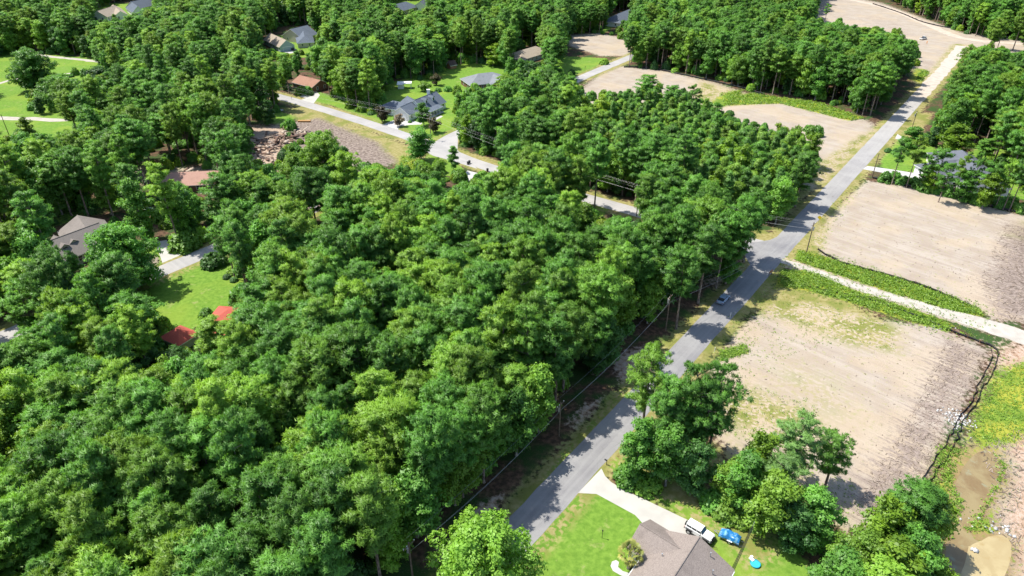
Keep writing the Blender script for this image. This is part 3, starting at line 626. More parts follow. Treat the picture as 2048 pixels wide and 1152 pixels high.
for i, bx in enumerate([1783, 1812, 1838, 1862, 1903, 1932, 1958, 1974, 1990, 2006, 2018, 2042]):
    by = 368 + (bx - 1780) * .228; p = P(bx, by); h = r9.uniform(13, 17)
    k = ('thin', 'open')[i % 3 == 2]; pr = PR[k][i % 3]
    tt = put_tree(k, i, p.x, p.y, r9.uniform(1.9, 2.9) / pr['r'], r9.uniform(0, 6), 'thin pine in the sparse row between the sandy lot and the slate roofed house', 'thin pines between the sandy lot and the slate roofed house', None, h / pr['h'])
    placed.append((p.x, p.y, 2.5))
for i in range(34):
    bx = 1772 + i * 8.4 + r9.uniform(-3, 3); by = 364 + (bx - 1780) * .228 + r9.uniform(-7, 3); p = P(bx, by); s = r9.uniform(.7, 1.5)
    put_bush(r9.choice(['green', 'dark', 'green', 'pine']), p.x, p.y, s, 'shrub in the hedge-like row along the far side of the sandy lot', 'shrubs along the sandy lot under the thin pines', s * 1.4)
for k, px, py, s, l in [('dark', 1776, 303, .9, 'dark round shrub on the bright lawn by the utility pole, left one'), ('dark', 1793, 306, 1.2, 'dark round shrub on the bright lawn by the utility pole, right one'),
    ('green', 876, 183, 1.0, 'small round shrub on the back lawn behind the dormered house'), ('green', 896, 182, 1.3, 'shrub on the back lawn nearest the tall trees'), ('dark', 1172, 420, 1.3, 'round clipped dark shrub beside the pale side road'),
    ('dark', 454, 556, .75, 'small round dark shrub at the right end of the long lawn'), ('dark', 468, 562, .75, 'second small dark shrub at the right end of the long lawn'), ('dark', 430, 530, 2.4, 'big dark shrub mass on the corner of the long lawn by the road'),
    ('green', 370, 495, 2.6, 'big rounded shrub beside the driveway of the brown house'), ('green', 1260, 960, 1.6, 'low shrub in the mulch bed at the bend of the driveway'), ('green', 1295, 975, 1.5, 'low leafy shrub below the dark trees by the driveway'),
    ('green', 1430, 1010, 1.6, 'low shrub above the parked white car'), ('green', 1455, 1028, 1.6, 'leafy shrub touching the blue trailer'), ('green', 1480, 1040, 1.3, 'small shrub right behind the blue trailer'),
    ('bright', 28, 715, 1.6, 'yellowish shrub by the lower left road'), ('green', 1700, 1130, 2.0, 'shrub under the trees by the bottom edge'), ('bright', 790, 238, .5, 'tiny shrub in the bed of the pink tree'), ('green', 1208, 128, 1.6, 'dark shrub under the trees beside the far road'), ('green', 820, 245, .5, 'tiny shrub at the garage corner')]:
    p = P(px, py); put_bush(k, p.x, p.y, s, l)

# ------------------------------------------------------------------ woods: where the ground or a roof shows in the photograph nothing may stand in front
OPEN = [
 [(560, 1520), (868, 1160), (1000, 1005), (1100, 885), (1190, 775), (1250, 702), (1320, 662), (1400, 600), (1450, 562), (1488, 515), (1480, 480), (1500, 462), (1558, 455), (1585, 420), (1612, 375), (1600, 385), (1628, 320), (1642, 275), (1600, 252), (1540, 252), (1480, 232), (1440, 205), (1400, 200), (1330, 172), (1160, 190), (1180, 160), (1250, 133), (1330, 141), (1450, 166), (1530, 190), (1640, 202), (1745, 238), (1790, 238), (1830, 195), (1850, 175), (1832, 140), (1840, 92), (1790, 62), (1700, 50), (1632, 40), (1650, -30), (1745, -10), (1850, 38), (1925, 72), (2070, 84), (2070, 103), (1930, 92), (1912, 130), (1885, 200), (1845, 262), (1790, 290), (1850, 300), (1875, 285), (1970, 285), (1980, 330), (2060, 400), (2400, 480), (2400, 1520)],
 [(545, 180), (620, 200), (640, 180), (690, 215), (755, 235), (765, 190), (800, 155), (860, 162), (900, 132), (940, 128), (1010, 132), (1012, 165), (935, 172), (905, 195), (915, 262), (918, 290), (1010, 322), (1006, 342), (960, 358), (905, 350), (850, 335), (700, 335), (690, 300), (600, 262), (560, 240)],
 [(262, 500), (280, 485), (330, 475), (345, 500), (375, 505), (435, 490), (450, 500), (470, 560), (480, 590), (440, 612), (380, 640), (335, 650), (318, 660), (300, 600), (285, 560)],
 [(88, 490), (110, 470), (150, 428), (200, 445), (205, 470), (180, 500), (120, 505)],
 [(-40, 112), (78, 112), (205, 122), (200, 135), (150, 150), (80, 170), (60, 190), (62, 240), (165, 240), (160, 252), (60, 268), (-40, 280)],
 [(512, 92), (560, 55), (628, 48), (634, 92), (600, 108), (560, 110)], [(180, 38), (190, 20), (240, 4), (305, -10), (305, 12), (245, 38)], [(772, 20), (790, 5), (850, -10), (852, 22)],
 [(1025, 122), (1030, 98), (1080, 90), (1090, 120)], [(1118, 128), (1140, 72), (1200, 68), (1250, 80), (1256, 118), (1160, 162), (1150, 150)], [(1212, 48), (1220, 28), (1262, 18), (1268, 30), (1240, 50)],
 [(1155, 405), (1158, 380), (1290, 415), (1295, 440), (1215, 430)], [(338, 672), (340, 648), (375, 648), (375, 675)], [(452, 630), (455, 605), (474, 598), (476, 630)], 
 [(662, 480), (666, 455), (700, 455), (704, 482)], [(500, 320), (505, 262), (555, 255), (575, 262), (570, 300), (560, 330)], [(-30, 695), (-30, 650), (40, 640), (70, 648), (30, 690)], [(786, 180), (790, 160), (825, 160), (825, 180)], [(892, 138), (895, 120), (913, 120), (913, 138)],
 [(590, 170), (600, 145), (640, 150), (640, 170)], [(330, 362), (335, 340), (430, 336), (435, 355)], [(1140, 522), (1144, 508), (1162, 508), (1160, 524)], [(425, 165), (428, 152), (465, 155), (465, 170)], [(270, 470), (275, 455), (310, 455), (315, 470)], [(290, 432), (292, 418), (322, 418), (322, 432)], [(270, 352), (272, 340), (290, 340), (288, 356)],
]
YOUNG = [(1150, 215), (1250, 180), (1400, 205), (1540, 262), (1660, 285), (1650, 345), (1600, 400), (1560, 425), (1480, 400), (1350, 325), (1180, 290)]
HOUSES = []        # filled below before use
def occupied(X, Y, r, h, cb, slack=.82):
    """True where a tree would stand in front of something the photograph shows uncovered"""
    bad = np.zeros(len(X), bool); r = r * slack
    pts = [(0, 0, h * .97), (0, 0, h * .8), (-r, 0, h * .78), (r, 0, h * .78), (-r * .8, 0, h * .62), (r * .8, 0, h * .62), (0, 0, h * .55), (0, 0, h * .3), (0, 0, 0)]
    for dx, dy, z in pts:
        px, py, _ = Q(X + dx, Y + dy, z)
        for o in OPEN: bad |= in_poly(o, px, py)
    return bad
LOW = []
def woods():
    cand_ = []; rr = np.random.default_rng(21)
    pxs = {'A': 5.6}
    # jittered grid over the ground that the camera can see
    sp = 5.0; X, Y = np.meshgrid(np.arange(-470, 470, sp), np.arange(48, 640, sp)); X = X.ravel() + rr.uniform(-.42, .42, X.size) * sp; Y = Y.ravel() + rr.uniform(-.42, .42, Y.size) * sp
    px, py, z = Q(X, Y, 0); tx, ty, _ = Q(X, Y, 20)
    k = (px > -160) & (px < 2210) & (ty < 1250) & (py > -60); X, Y, px, py = X[k], Y[k], px[k], py[k]
    bad = np.zeros(len(X), bool)
    for rd, w in ROADS: bad |= line_dist(rd, X, Y) < w + (6.5 if rd is MAIN else 3.0)
    for hx, hy, hr in HOUSES: bad |= np.hypot(X - hx, Y - hy) < hr
    for hx, hy, hr in placed: bad |= np.hypot(X - hx, Y - hy) < hr * .8
    X, Y, px, py = X[~bad], Y[~bad], px[~bad], py[~bad]
    cx, cy, _ = Q(X, Y, 12); yng = in_poly(YOUNG, cx, cy)
    u = rr.uniform(0, 1, len(X)); rows = []
    # patches of broadleaf trees inside the pines
    patch = np.sin(X * .031 + 1.3) * np.cos(Y * .027 - .4) + .5 * np.sin(X * .083 - Y * .06)
    left = (px < 700) & (py < 640); far = Y > 300
    for i in range(len(X)):
        p_b = .17 + (.16 if patch[i] > .55 else 0) + (.12 if left[i] else 0) + (.12 if far[i] else 0)
        if yng[i]:
            if u[i] < .9: continue
            kind = 'bright'
        elif left[i] and Y[i] > 150 and py[i] > 130 and rr.uniform() < .42: continue
        elif u[i] < p_b: kind = 'broad' if rr.uniform() < .72 else ('bright' if rr.uniform() < .6 else 'dark')
        else: kind = 'pine'
        j = rr.integers(0, 12); s = rr.uniform(.78, 1.12); szf = rr.uniform(.92, 1.06)
        rows.append((kind, j, X[i], Y[i], s, s * szf if kind != 'pine' else rr.uniform(.78, 1.1), rr.uniform(0, 6.28)))
    keep = []
    arr = np.array([(q[2], q[3], q[4] * PR[q[0]][q[1] % len(PR[q[0]])]['r'], q[5] * PR[q[0]][q[1] % len(PR[q[0]])]['h']) for q in rows])
    bad = occupied(arr[:, 0], arr[:, 1], arr[:, 2], arr[:, 3], .5)
    # a tree too tall for its place may be replaced by a smaller one
    bad2 = occupied(arr[:, 0], arr[:, 1], arr[:, 2] * .55, arr[:, 3] * .5, .3)
    for i, q in enumerate(rows):
        if not bad[i]: keep.append(q)
        elif not bad2[i] and rr.uniform() < .75: keep.append(('broad' if u[i] < .7 else 'dark', q[1], q[2], q[3], .55, .55, q[6]))
    # a lower storey of leafy trees fills the wood between the pines
    m = min(len(rows), 100000)
    for i in rr.permutation(m)[:int(m * .55)]:
        q = rows[i]; x, y = q[2] + rr.uniform(2, 3.4) * rr.choice([-1, 1]), q[3] + rr.uniform(2, 3.4) * rr.choice([-1, 1])
        if y > 330 or (y > 215 and x > 10) or (Q(x, y)[0] < 640 and Q(x, y)[1] < 620): continue
        cand_.append((('broad', 'broad', 'dark')[rr.integers(0, 3)], rr.integers(0, 12), x, y, rr.uniform(.6, .85), rr.uniform(.6, .85), rr.uniform(0, 6.28)))
    ca = np.array([(q[2], q[3]) for q in cand_]); b3 = occupied(ca[:, 0], ca[:, 1], np.full(len(ca), 3.), np.full(len(ca), 12.), .5)
    for rd, w in ROADS: b3 |= line_dist(rd, ca[:, 0], ca[:, 1]) < w + (7 if rd is MAIN else 3)
    for hx, hy, hr in HOUSES: b3 |= np.hypot(ca[:, 0] - hx, ca[:, 1] - hy) < hr
    low = [q for q, b_ in zip(cand_, b3) if not b_]; LOW.extend(low)
    # the block of young pines is planted more closely
    X, Y = np.meshgrid(np.arange(0, 200, 3.5), np.arange(180, 330, 3.5)); X = X.ravel() + rr.uniform(-1.7, 1.7, X.size); Y = Y.ravel() + rr.uniform(-1.7, 1.7, Y.size)
    cx, cy, _ = Q(X, Y, 12); ok = in_poly(YOUNG, cx, cy) & ~occupied(X, Y, np.full(len(X), 2.2), np.full(len(X), 12.), .3)
    for rd, w in ROADS: ok &= line_dist(rd, X, Y) > w + 3
    for x, y in zip(X[ok], Y[ok]): keep.append(('young', rr.integers(0, 12), x, y, rr.uniform(.75, 1.25), rr.uniform(.7, 1.12), rr.uniform(0, 6.28)))
    return keep
# ------------------------------------------------------------------ building materials
def shingle(name, a, b):
    t = NT(name); n = t.noise(9, 4); n2 = t.noise(.5, 4); n3 = t.noise(2.5, 3, t.mapv(t.pos(), (0, 0, 0), (1, 1, 7)))
    c = t.mix(t.step(n, .35, .65), a, b); c = t.mix(t.math('MULTIPLY', t.step(n2, .5, .7), .35), c, tuple(q * .72 for q in a))
    c = t.mix(t.math('MULTIPLY', t.step(n3, .5, .62), .22), c, tuple(q * .65 for q in a)); t.base(c); t.rough(.9, .15); t.bump(n, .3, .03); return t.m
SH = dict(brown=shingle('brown_shingles', (.21, .175, .155), (.30, .255, .225)), slate=shingle('slate_shingles', (.095, .115, .145), (.15, .175, .21)), grey=shingle('grey_shingles', (.17, .18, .19), (.25, .265, .28)),
    tan=shingle('tan_shingles', (.30, .25, .19), (.40, .34, .27)), red=shingle('red_metal_roof', (.42, .095, .07), (.50, .13, .095)), rust=shingle('rust_shingles', (.28, .15, .10), (.38, .22, .16)), dark=shingle('dark_shingles', (.10, .11, .13), (.155, .165, .19)),
    taupe=shingle('taupe_shingles', (.19, .165, .15), (.26, .235, .215)), salmon=shingle('salmon_shingles', (.38, .22, .17), (.48, .30, .24)), white=simple('white_panel', (.8, .8, .78)), barn=shingle('barn_shingles', (.09, .06, .05), (.14, .1, .09)))
WA = dict(white=simple('white_siding', (.78, .77, .73), .6, .3, .05), beige=simple('beige_siding', (.50, .45, .38), .7, .2, .08), brick=simple('brown_brick', (.20, .11, .075), .85, .15, .3, 8), blue=simple('pale_blue_siding', (.36, .44, .48), .7, .2, .06), cedar=simple('cedar_boards', (.36, .18, .10), .8, .2, .25, 4))
trimM = simple('white_trim', (.82, .82, .80), .5, .4, .04); glassM = simple('window_glass', (.03, .04, .05), .12, .6, .1); doorM = simple('painted_door', (.10, .05, .035), .5, .4, .1)
blackM = simple('black_metal', (.02, .02, .022), .5, .4, .2); steelM = simple('galvanized_steel', (.45, .46, .47), .45, .5, .15, 5, .6); woodM = simple('weathered_pole_wood', (.17, .13, .10), .9, .1, .35, 2)
rubM = simple('tyre_rubber', (.02, .02, .02), .8, .2, .2)

def win_mesh(w, h):
    m = MB(); m.box((0, 0, 0), (.05, w, h)); a = m
    f = MB(); 
    for s in (-1, 1): f.box((0, s * (w / 2 + .05), 0), (.09, .1, h + .2)); f.box((0, 0, s * (h / 2 + .05)), (.09, w, .1))
    f.box((.005, 0, 0), (.07, w, .05))
    g = bpy.data.meshes.new('window'); g.from_pydata(m.v, [], m.f); g.materials.append(glassM)
    q = bpy.data.meshes.new('frame'); q.from_pydata(f.v, [], f.f); q.materials.append(trimM); return g, q
WM = win_mesh(.95, 1.35); GM = win_mesh(.6, .8)
def add_window(root, p, ang, small=False):
    g, q = GM if small else WM
    o = bpy.data.objects.new('window', g); COL.objects.link(o); o.parent = root; o.location = p; o.rotation_euler = (0, 0, ang)
    f = bpy.data.objects.new('frame', q); COL.objects.link(f); f.parent = o
def house(label, blocks, roof, wall, cat='house', name='house', extra=None, rad=None, lite=False):
    """blocks: (ridge end px, ridge end px, ridge height, width, eave height, hip)"""
    W_ = [(P(*b[0], b[2]), P(*b[1], b[2])) for b in blocks]
    c = sum((a + b_ for a, b_ in W_), Vector()) / (2 * len(W_)); c.z = 0
    root = empty(name, c, 0, label, cat)
    mw, mr = MB(), MB(); info = []
    for k, (b, (A, B)) in enumerate(zip(blocks, W_)):
        rh, W, eh, hip = b[2:6]; A = A - c; B = B - c; d = B - A; d.z = 0; L = d.length; d.normalize(); n = Vector((-d.y, d.x, 0)); ang = math.atan2(d.y, d.x)
        o = (A + B) / 2; o.z = 0; ov = .45; sl = (rh - eh) / (W / 2); ze = eh - sl * ov; w = W / 2 + ov; dz = .006 * k
        T = lambda x, y, z: tuple(o + d * x + n * y + Vector((0, 0, z + dz)))
        if hip:
            hl = L / 2 + W / 2; e = hl + ov
            top = [T(-L / 2, 0, rh), T(L / 2, 0, rh)]; c4 = [T(-e, -w, ze), T(e, -w, ze), T(e, w, ze), T(-e, w, ze)]; l4 = [T(-e, -w, ze - .2), T(e, -w, ze - .2), T(e, w, ze - .2), T(-e, w, ze - .2)]
            mr.poly([c4[0], c4[1], top[1], top[0]]); mr.poly([c4[2], c4[3], top[0], top[1]]); mr.poly([c4[1], c4[2], top[1]]); mr.poly([c4[3], c4[0], top[0]])
            for i in range(4): mr.poly([l4[i], l4[(i + 1) % 4], c4[(i + 1) % 4], c4[i]], 1)
            mr.poly(list(reversed(l4)), 1)
            mw.box((o.x, o.y, ze / 2), (2 * hl, W, ze - .02), ang)
        else:
            hl = L / 2; e = hl + .3
            pr = [(-w, ze), (0, rh), (w, ze), (w, ze - .2), (0, rh - .24), (-w, ze - .2)]
            a = [T(-e, y, z) for y, z in pr]; b2 = [T(e, y, z) for y, z in pr]
            for i, mi in ((0, 0), (1, 0), (2, 1), (3, 1), (4, 1), (5, 1)):
                j = (i + 1) % 6; mr.poly([a[j], a[i], b2[i], b2[j]], mi)
            for q in (a, b2): mr.poly([q[0], q[1], q[4], q[5]], 1); mr.poly([q[1], q[2], q[3], q[4]], 1)
            mr.tube([T(-e, 0, rh + .03), T(e, 0, rh + .03)], .09, 5)
            g = [(-W / 2, 0), (-W / 2, eh - .25), (0, rh - .27), (W / 2, eh - .25), (W / 2, 0)]
            a = [T(-hl, y, z) for y, z in g]; b2 = [T(hl, y, z) for y, z in g]
            mw.poly(a); mw.poly(list(reversed(b2)))
            for i in (0, 3): mw.poly([a[i + 1], a[i], b2[i], b2[i + 1]])
        info.append((o, d, n, hl, W, eh, rh, ang))
    mw.build('wall', wall, root); mr.build('roof', [roof, trimM], root)
    if not lite:
        for o, d, n, hl, W, eh, rh, ang in info:
            k = max(1, int(hl * 2 / 3.4))
            for i in range(k):
                x = -hl + (i + .5) * 2 * hl / k
                for s in (-1, 1): p = o + d * x + n * s * (W / 2 + .02); add_window(root, (p.x, p.y, min(1.6, eh * .55)), ang + s * math.pi / 2)
            for s in (-1, 1):
                for y in (-W * .22, W * .22): p = o + d * s * (hl + .02) + n * y; add_window(root, (p.x, p.y, min(1.6, eh * .55)), ang + (0 if s > 0 else math.pi))
    if extra: extra(root, info, c)
    HOUSES.append((c.x, c.y, rad or 9)); return root, info

def garage_door(root, p, ang, w=4.8, h=2.2, mat=None):
    m = MB(); m.box((0, 0, h / 2), (.06, w, h)); 
    for i in range(1, 4): m.box((.035, 0, h * i / 4), (.02, w, .05))
    o = m.build('garage_door', mat or trimM, root); o.location = p; o.rotation_euler = (0, 0, ang)
    f = MB()
    for s in (-1, 1): f.box((.01, s * (w / 2 + .08), h / 2), (.1, .16, h))
    f.box((.01, 0, h + .09), (.1, w + .32, .18)); f.build('frame', trimM, o)
def dormer(root, roof, wall, base, ang, w=1.5, L=2.6, h=1.5):
    r = MB(); r.prism([(-w / 2 - .2, h - .1), (0, h + .65), (w / 2 + .2, h - .1), (0, h + .5)], -.2, L); k = MB(); k.prism([(-w / 2, -.4), (-w / 2, h - .05), (0, h + .5), (w / 2, h - .05), (w / 2, -.4)], 0, L - .1)
    for mb, nm, mt in ((k, 'dormer', wall), (r, 'dormer_roof', roof)):
        o = mb.build(nm, mt, root)
        if nm == 'dormer': o.location = base; o.rotation_euler = (0, 0, ang); par = o
        else: o.parent = par
    g = MB(); g.box((0, -.03, h * .5), (w * .55, .05, h * .7)); g.build('window', glassM, par)

def ex_front(root, info, c):     # the near house: vents on the roof, gutter ends
    o, d, n, hl, W, eh, rh, ang = info[0]
    for px, py, z in ((1421, 1109, 4.6), (1425.5, 1144, 4.0), (1324, 1111, 3.9)):
        p = P(px, py, z) - c; m = MB(); m.tube([(0, 0, -.5), (0, 0, .35)], .07, 8); m.tube([(0, 0, .35), (0, 0, .42)], .11, 8); q = m.build('roof_vent', steelM, root); q.location = (p.x, p.y, z)
    m = MB()
    for s in (-1, 1):
        y = s * (W / 2 + .5); z = eh - (rh - eh) / (W / 2) * .45 - .08
        m.tube([o + d * -hl + n * y + Vector((0, 0, z)), o + d * hl + n * y + Vector((0, 0, z))], .07, 6)
    m.build('gutter', trimM, root)
A0 = (1397.6, 1076); dw = P(1349.5, 1151, 5.3) - P(*A0, 5.3); e_ = P(*A0, 5.3) + dw.normalized() * 17; ex_, ey_, _ = Q(e_.x, e_.y, 5.3)
house('tan-brown shingled house at the bottom edge beside the concrete driveway', [(A0, (ex_, ey_), 5.3, 10.6, 2.8, False), ((1283, 1050), (1366, 1101), 4.6, 5.9, 2.8, False)], SH['brown'], WA['white'], extra=ex_front)

def ex_h1(root, info, c):
    o, d, n, hl, W, eh, rh, ang = info[0]; s = -1 if n.y > 0 else 1; nn = n * s
    for x in (-.42, .22):
        p = o + d * hl * x * (1 if d.x > 0 else -1) + nn * (W * .30); p.z = eh + (rh - eh) * .38; dormer(root, SH['slate'], WA['white'], p, math.atan2(nn.y, nn.x) + math.pi / 2)
    m = MB(); p = P(857, 186, 6.5) - c; m.box((0, 0, 0), (1.3, 1.0, 3.4)); m.box((0, 0, 1.75), (1.5, 1.2, .12)); q = m.build('chimney', WA['white'], root); q.location = (p.x, p.y, 6.2)
    m = MB(); f0 = o + nn * (W / 2 + 1.6); m.box((f0.x + d.x * hl * .35, f0.y + d.y * hl * .35, .15), (hl * 1.2, 3.0, .3), ang); m.build('porch', conc2, root)
    for i in range(5):
        q = f0 + d * hl * (-.2 + .28 * i) + nn * 1.2; m = MB(); m.box((0, 0, 1.3), (.18, .18, 2.6)); k = m.build('porch_post', trimM, root); k.location = (q.x, q.y, 0)
    g = [f0 + d * (hl * -.25) - nn * 1.7 + Vector((0, 0, 3.1)), f0 + d * (hl * .98) - nn * 1.7 + Vector((0, 0, 3.1)), f0 + d * (hl * .98) + nn * 1.5 + Vector((0, 0, 2.55)), f0 + d * (hl * -.25) + nn * 1.5 + Vector((0, 0, 2.55))]
    m = MB(); m.poly(g); m.poly([p_ - Vector((0, 0, .15)) for p_ in reversed(g)]); 
    for i in range(4): a, b = g[i], g[(i + 1) % 4]; m.poly([a, b, b - Vector((0, 0, .15)), a - Vector((0, 0, .15))], 1)
    m.build('porch_roof', [SH['slate'], trimM], root)
    o, d, n, hl, W, eh, rh, ang = info[1]; sg = -1 if (o + d * hl).y > (o - d * hl).y else 1; p = o + d * sg * (hl + .06); garage_door(root, (p.x, p.y, 0), ang + (0 if sg > 0 else math.pi))
house('white house with blue-grey roof, two dormers and a chimney by the road junction', [((872, 183), (829, 200), 6.4, 9.5, 3.0, False), ((801, 214), (832, 200), 5.4, 7.6, 3.0, False), ((786, 201), (812, 206), 4.9, 8, 3, True), ((815, 192), (830, 202), 5.2, 7, 3, False)], SH['slate'], WA['white'], extra=ex_h1, rad=16)
house('dark brick house with grey hipped roof on the back lawn', [((957, 147), (984, 144), 5.8, 13, 2.8, True), ((985, 146), (1002, 155), 5.3, 9, 2.8, False)], SH['grey'], WA['brick'], rad=15)
def ex_h8(root, info, c):
    o, d, n, hl, W, eh, rh, ang = info[0]; s = -1 if n.y > 0 else 1; nn = n * s
    for px, py in ((131, 496), (149, 487), (118, 478)): 
        p = P(px, py, 4.6) - c; p.z = 3.5
        if px > 125: dormer(root, SH['taupe'], WA['beige'], p, math.atan2(nn.y, nn.x) + math.pi / 2, 1.9, 3.2, 1.6)
house('brown roofed house with dormers behind the large oak on the left', [((84, 487), (196, 446), 6.6, 10.5, 3.0, False), ((155, 431), (172, 456), 6.0, 11, 3.0, False), ((108, 471), (120, 482), 4.6, 4.5, 2.8, False)], SH['taupe'], WA['beige'], extra=ex_h8, rad=17)
def ex_h4(root, info, c):
    o, d, n, hl, W, eh, rh, ang = info[0]; 
    for px, py in ((606, 92), (616, 92), (627, 89)): q = P(px, py) - c; m = MB(); m.box((0, 0, 1.3), (.25, .25, 2.6)); k = m.build('porch_post', trimM, root); k.location = (q.x, q.y, 0)
house('beige house with large slate roof behind the trees, upper left', [((581, 58), (614, 50), 7.4, 15, 3.2, False), ((606, 60), (609, 72), 5.6, 9, 3.0, True)], SH['slate'], WA['beige'], extra=ex_h4, rad=16)
def ex_g(root, info, c):
    o, d, n, hl, W, eh, rh, ang = info[0]; sg = -1 if (o + d * hl).y > (o - d * hl).y else 1; p = o + d * sg * (hl + .06); garage_door(root, (p.x, p.y, 0), ang + (0 if sg > 0 else math.pi), 5, 2.3, WA['blue'])
house('small beige house with a blue garage door beside the slate roofed beige one', [((572, 80), (540, 66), 6.0, 8.5, 3.0, False)], SH['tan'], WA['blue'], extra=ex_g, rad=9)
house('pale roofed house in the top left corner, left of the blue roofed one', [((194, 22), (229, 11), 6.5, 11, 3.0, False), ((226, 9), (240, 22), 5.6, 8, 3, False)], SH['tan'], WA['white'], rad=13)
house('blue-grey roofed house with white gable in the top left corner', [((262, 3), (312, -8), 7.2, 12, 3.2, False), ((262, 3), (275, 12), 6.8, 8, 3.2, False)], SH['slate'], WA['white'], rad=15)
house('blue-grey roofed house at the top edge, left of the one with the white gable', [((785, 10), (812, 3), 6.5, 12, 3, True)], SH['slate'], WA['beige'], rad=12)
house('white gabled house at the top edge above the deep woods', [((840, 3), (858, -8), 6.5, 11, 3, False)], SH['slate'], WA['white'], rad=12)
house('slate roofed house behind trees at the top, right of centre', [((1232, 29), (1262, 17), 6.5, 13, 3, True)], SH['slate'], WA['white'], rad=14)
house('low house with tan roof behind the dark brick one', [((1040, 101), (1071, 92), 5.4, 12, 2.7, True)], SH['tan'], WA['blue'], rad=13)
def ex_h9(root, info, c):
    o, d, n, hl, W, eh, rh, ang = info[1]; 
house('large slate roofed house with white walls behind the row of thin pines', [((1924, 300), (1962, 333), 6.8, 14, 3, True), ((1885, 322), (1930, 318), 5.6, 10, 3, True), ((1918, 320), (1930, 346), 5.8, 8, 3, False)], SH['dark'], WA['white'], rad=17)
house('brown roofed low house in the trees beside the white driveway', [((600, 150), (640, 160), 4.8, 9.5, 2.7, False)], SH['rust'], WA['brick'], rad=10)
house('small pavilion with a bright red roof on the lower lawn', [((352, 655), (357, 657), 4.0, 4.6, 2.4, True)], SH['red'], WA['beige'], 'pavilion', 'pavilion', lite=True, rad=4.5)
house('red roofed house mostly hidden by the lower left trees', [((456, 618), (524, 622), 5.6, 10, 2.8, True), ((490, 610), (488, 640), 5.0, 7, 2.8, False)], SH['red'], WA['white'], rad=6)
house('brown hipped roof peeking out of the trees left of centre', [((672, 464), (695, 468), 5.4, 8, 2.8, True)], SH['taupe'], WA['beige'], rad=7.5)
house('pinkish roofed house half hidden by pines below the bare plot', [((345, 345), (428, 341), 5.0, 10, 2.7, True)], SH['salmon'], WA['brick'], rad=9)
house('grey roofed house glimpsed in a gap in the middle of the wood', [((1146, 514), (1160, 518), 5.2, 8, 2.8, True)], SH['grey'], WA['white'], rad=5)
house('small dark barn-like shed with pinkish walls under the trees', [((897, 122), (909, 120), 3.8, 3.4, 2.2, False)], SH['barn'], WA['cedar'], 'shed', 'garden_shed', lite=True, rad=3.5)
house('white shed joined to the white pergola on the back lawn', [((796, 163), (806, 163), 3.0, 3.4, 2.3, False)], SH['white'], WA['white'], 'shed', 'garden_shed', lite=True, rad=3)
# white pergola
p = P(815, 176); g = empty('pergola', p, .1, 'white open pergola beside the white shed on the back lawn', 'pergola')
for i in (-1, 1):
    for j in (-1, 1): m = MB(); m.box((0, 0, 1.25), (.2, .2, 2.5)); o = m.build('post', trimM, g); o.location = (i * 1.7, j * 1.5, 0)
m = MB(); m.box((0, 0, 2.56), (4.2, 3.8, .12)); m.box((0, -1.9, 2.45), (4.2, .12, .25)); m.box((0, 1.9, 2.45), (4.2, .12, .25)); m.build('roof', trimM, g)

# ------------------------------------------------------------------ poles and wires
def utility_pole(bx, by, h, label, arm=None, light=False, lean=0, r=.15):
    p = P(bx, by); g = empty('utility_pole', p, arm or 0, label, 'utility pole')
    m = MB(); m.tube([(0, 0, -.3), (0, 0, h)], [r, r * .7], 10); m.build('pole', woodM, g)
    if arm is not None:
        m = MB(); m.box((0, 0, h - .6), (.12, 2.2, .12)); c_ = m.build('crossarm', woodM, g)
        for y in (-1, 0.35, 1): m = MB(); m.tube([(0, y, h - .54), (0, y, h - .35)], [.05, .07], 8); m.build('insulator', WA['white'], c_)
        m = MB(); m.tube([(.28, 0, h - 2.2), (.28, 0, h - 1.3)], .22, 12); m.build('transformer', steelM, g)
    if light:
        m = MB(); m.tube([(0, 0, h - .5), (.5, 0, h - .1), (1.3, 0, h)], .04, 6); a_ = m.build('lamp_arm', steelM, g); m = MB(); m.box((1.5, 0, h - .02), (.6, .26, .12)); m.build('lamp_head', steelM, a_)
    return p, h
wdir = math.atan2(SIDE[5][1] - SIDE[9][1], SIDE[5][0] - SIDE[9][0])
UP = {}
UP['a'] = utility_pole(1612, 508, 9.3, 'utility pole with cross arm on the verge of the upper sandy lot', wdir)
UP['b'] = utility_pole(1744, 355, 8.4, 'thin utility pole at the end of the driveway by the slate roofed house', None, False)
UP['c'] = utility_pole(1822, 262, 8.0, 'street light pole on the right verge of the grey road, farthest up', 2.6, True)
UP['d'] = utility_pole(1331, 660, 9.2, 'utility pole in the shade between wood and grey road', md + 1.57)
UP['e'] = utility_pole(1118, 872, 8.0, 'short pole with a white cap in the shaded verge, middle of the road', md + 1.57)
UP['f'] = utility_pole(827, 1168, 9.0, 'utility pole at the bottom edge beside the front wood', md + 1.57)
UP['g'] = utility_pole(862, 280, 10.0, 'utility pole on the corner lawn of the dormered house', wdir)
UP['h'] = utility_pole(1273, 432, 9.6, 'dark utility pole beside the pale side road, between two trees', wdir)
UP['i'] = utility_pole(455, 184, 10.0, 'utility pole where the side road leaves the trees, upper left', wdir)
UP['j'] = utility_pole(18, 270, 8.0, 'thin pole on the field at the left edge', None)
wireM = simple('aluminium_wire', (.32, .32, .32), .4, .5, .1, 1, .5)
def wire(a, b, off, dz, label, sag=1.0, r=.022, h0=None):
    (p, h), (q, k) = a, b; d = (q - p).normalized(); n = Vector((-d.y, d.x, 0)) * off; m = MB()
    A = p + n + Vector((0, 0, h - dz)); B = q + n + Vector((0, 0, k - dz))
    m.tube([A.lerp(B, i / 14) - Vector((0, 0, 4 * sag * (i / 14) * (1 - i / 14))) for i in range(15)], r, 4)
    tag(m.build('power_line', wireM), label, 'wire', 'power lines strung between the utility poles')
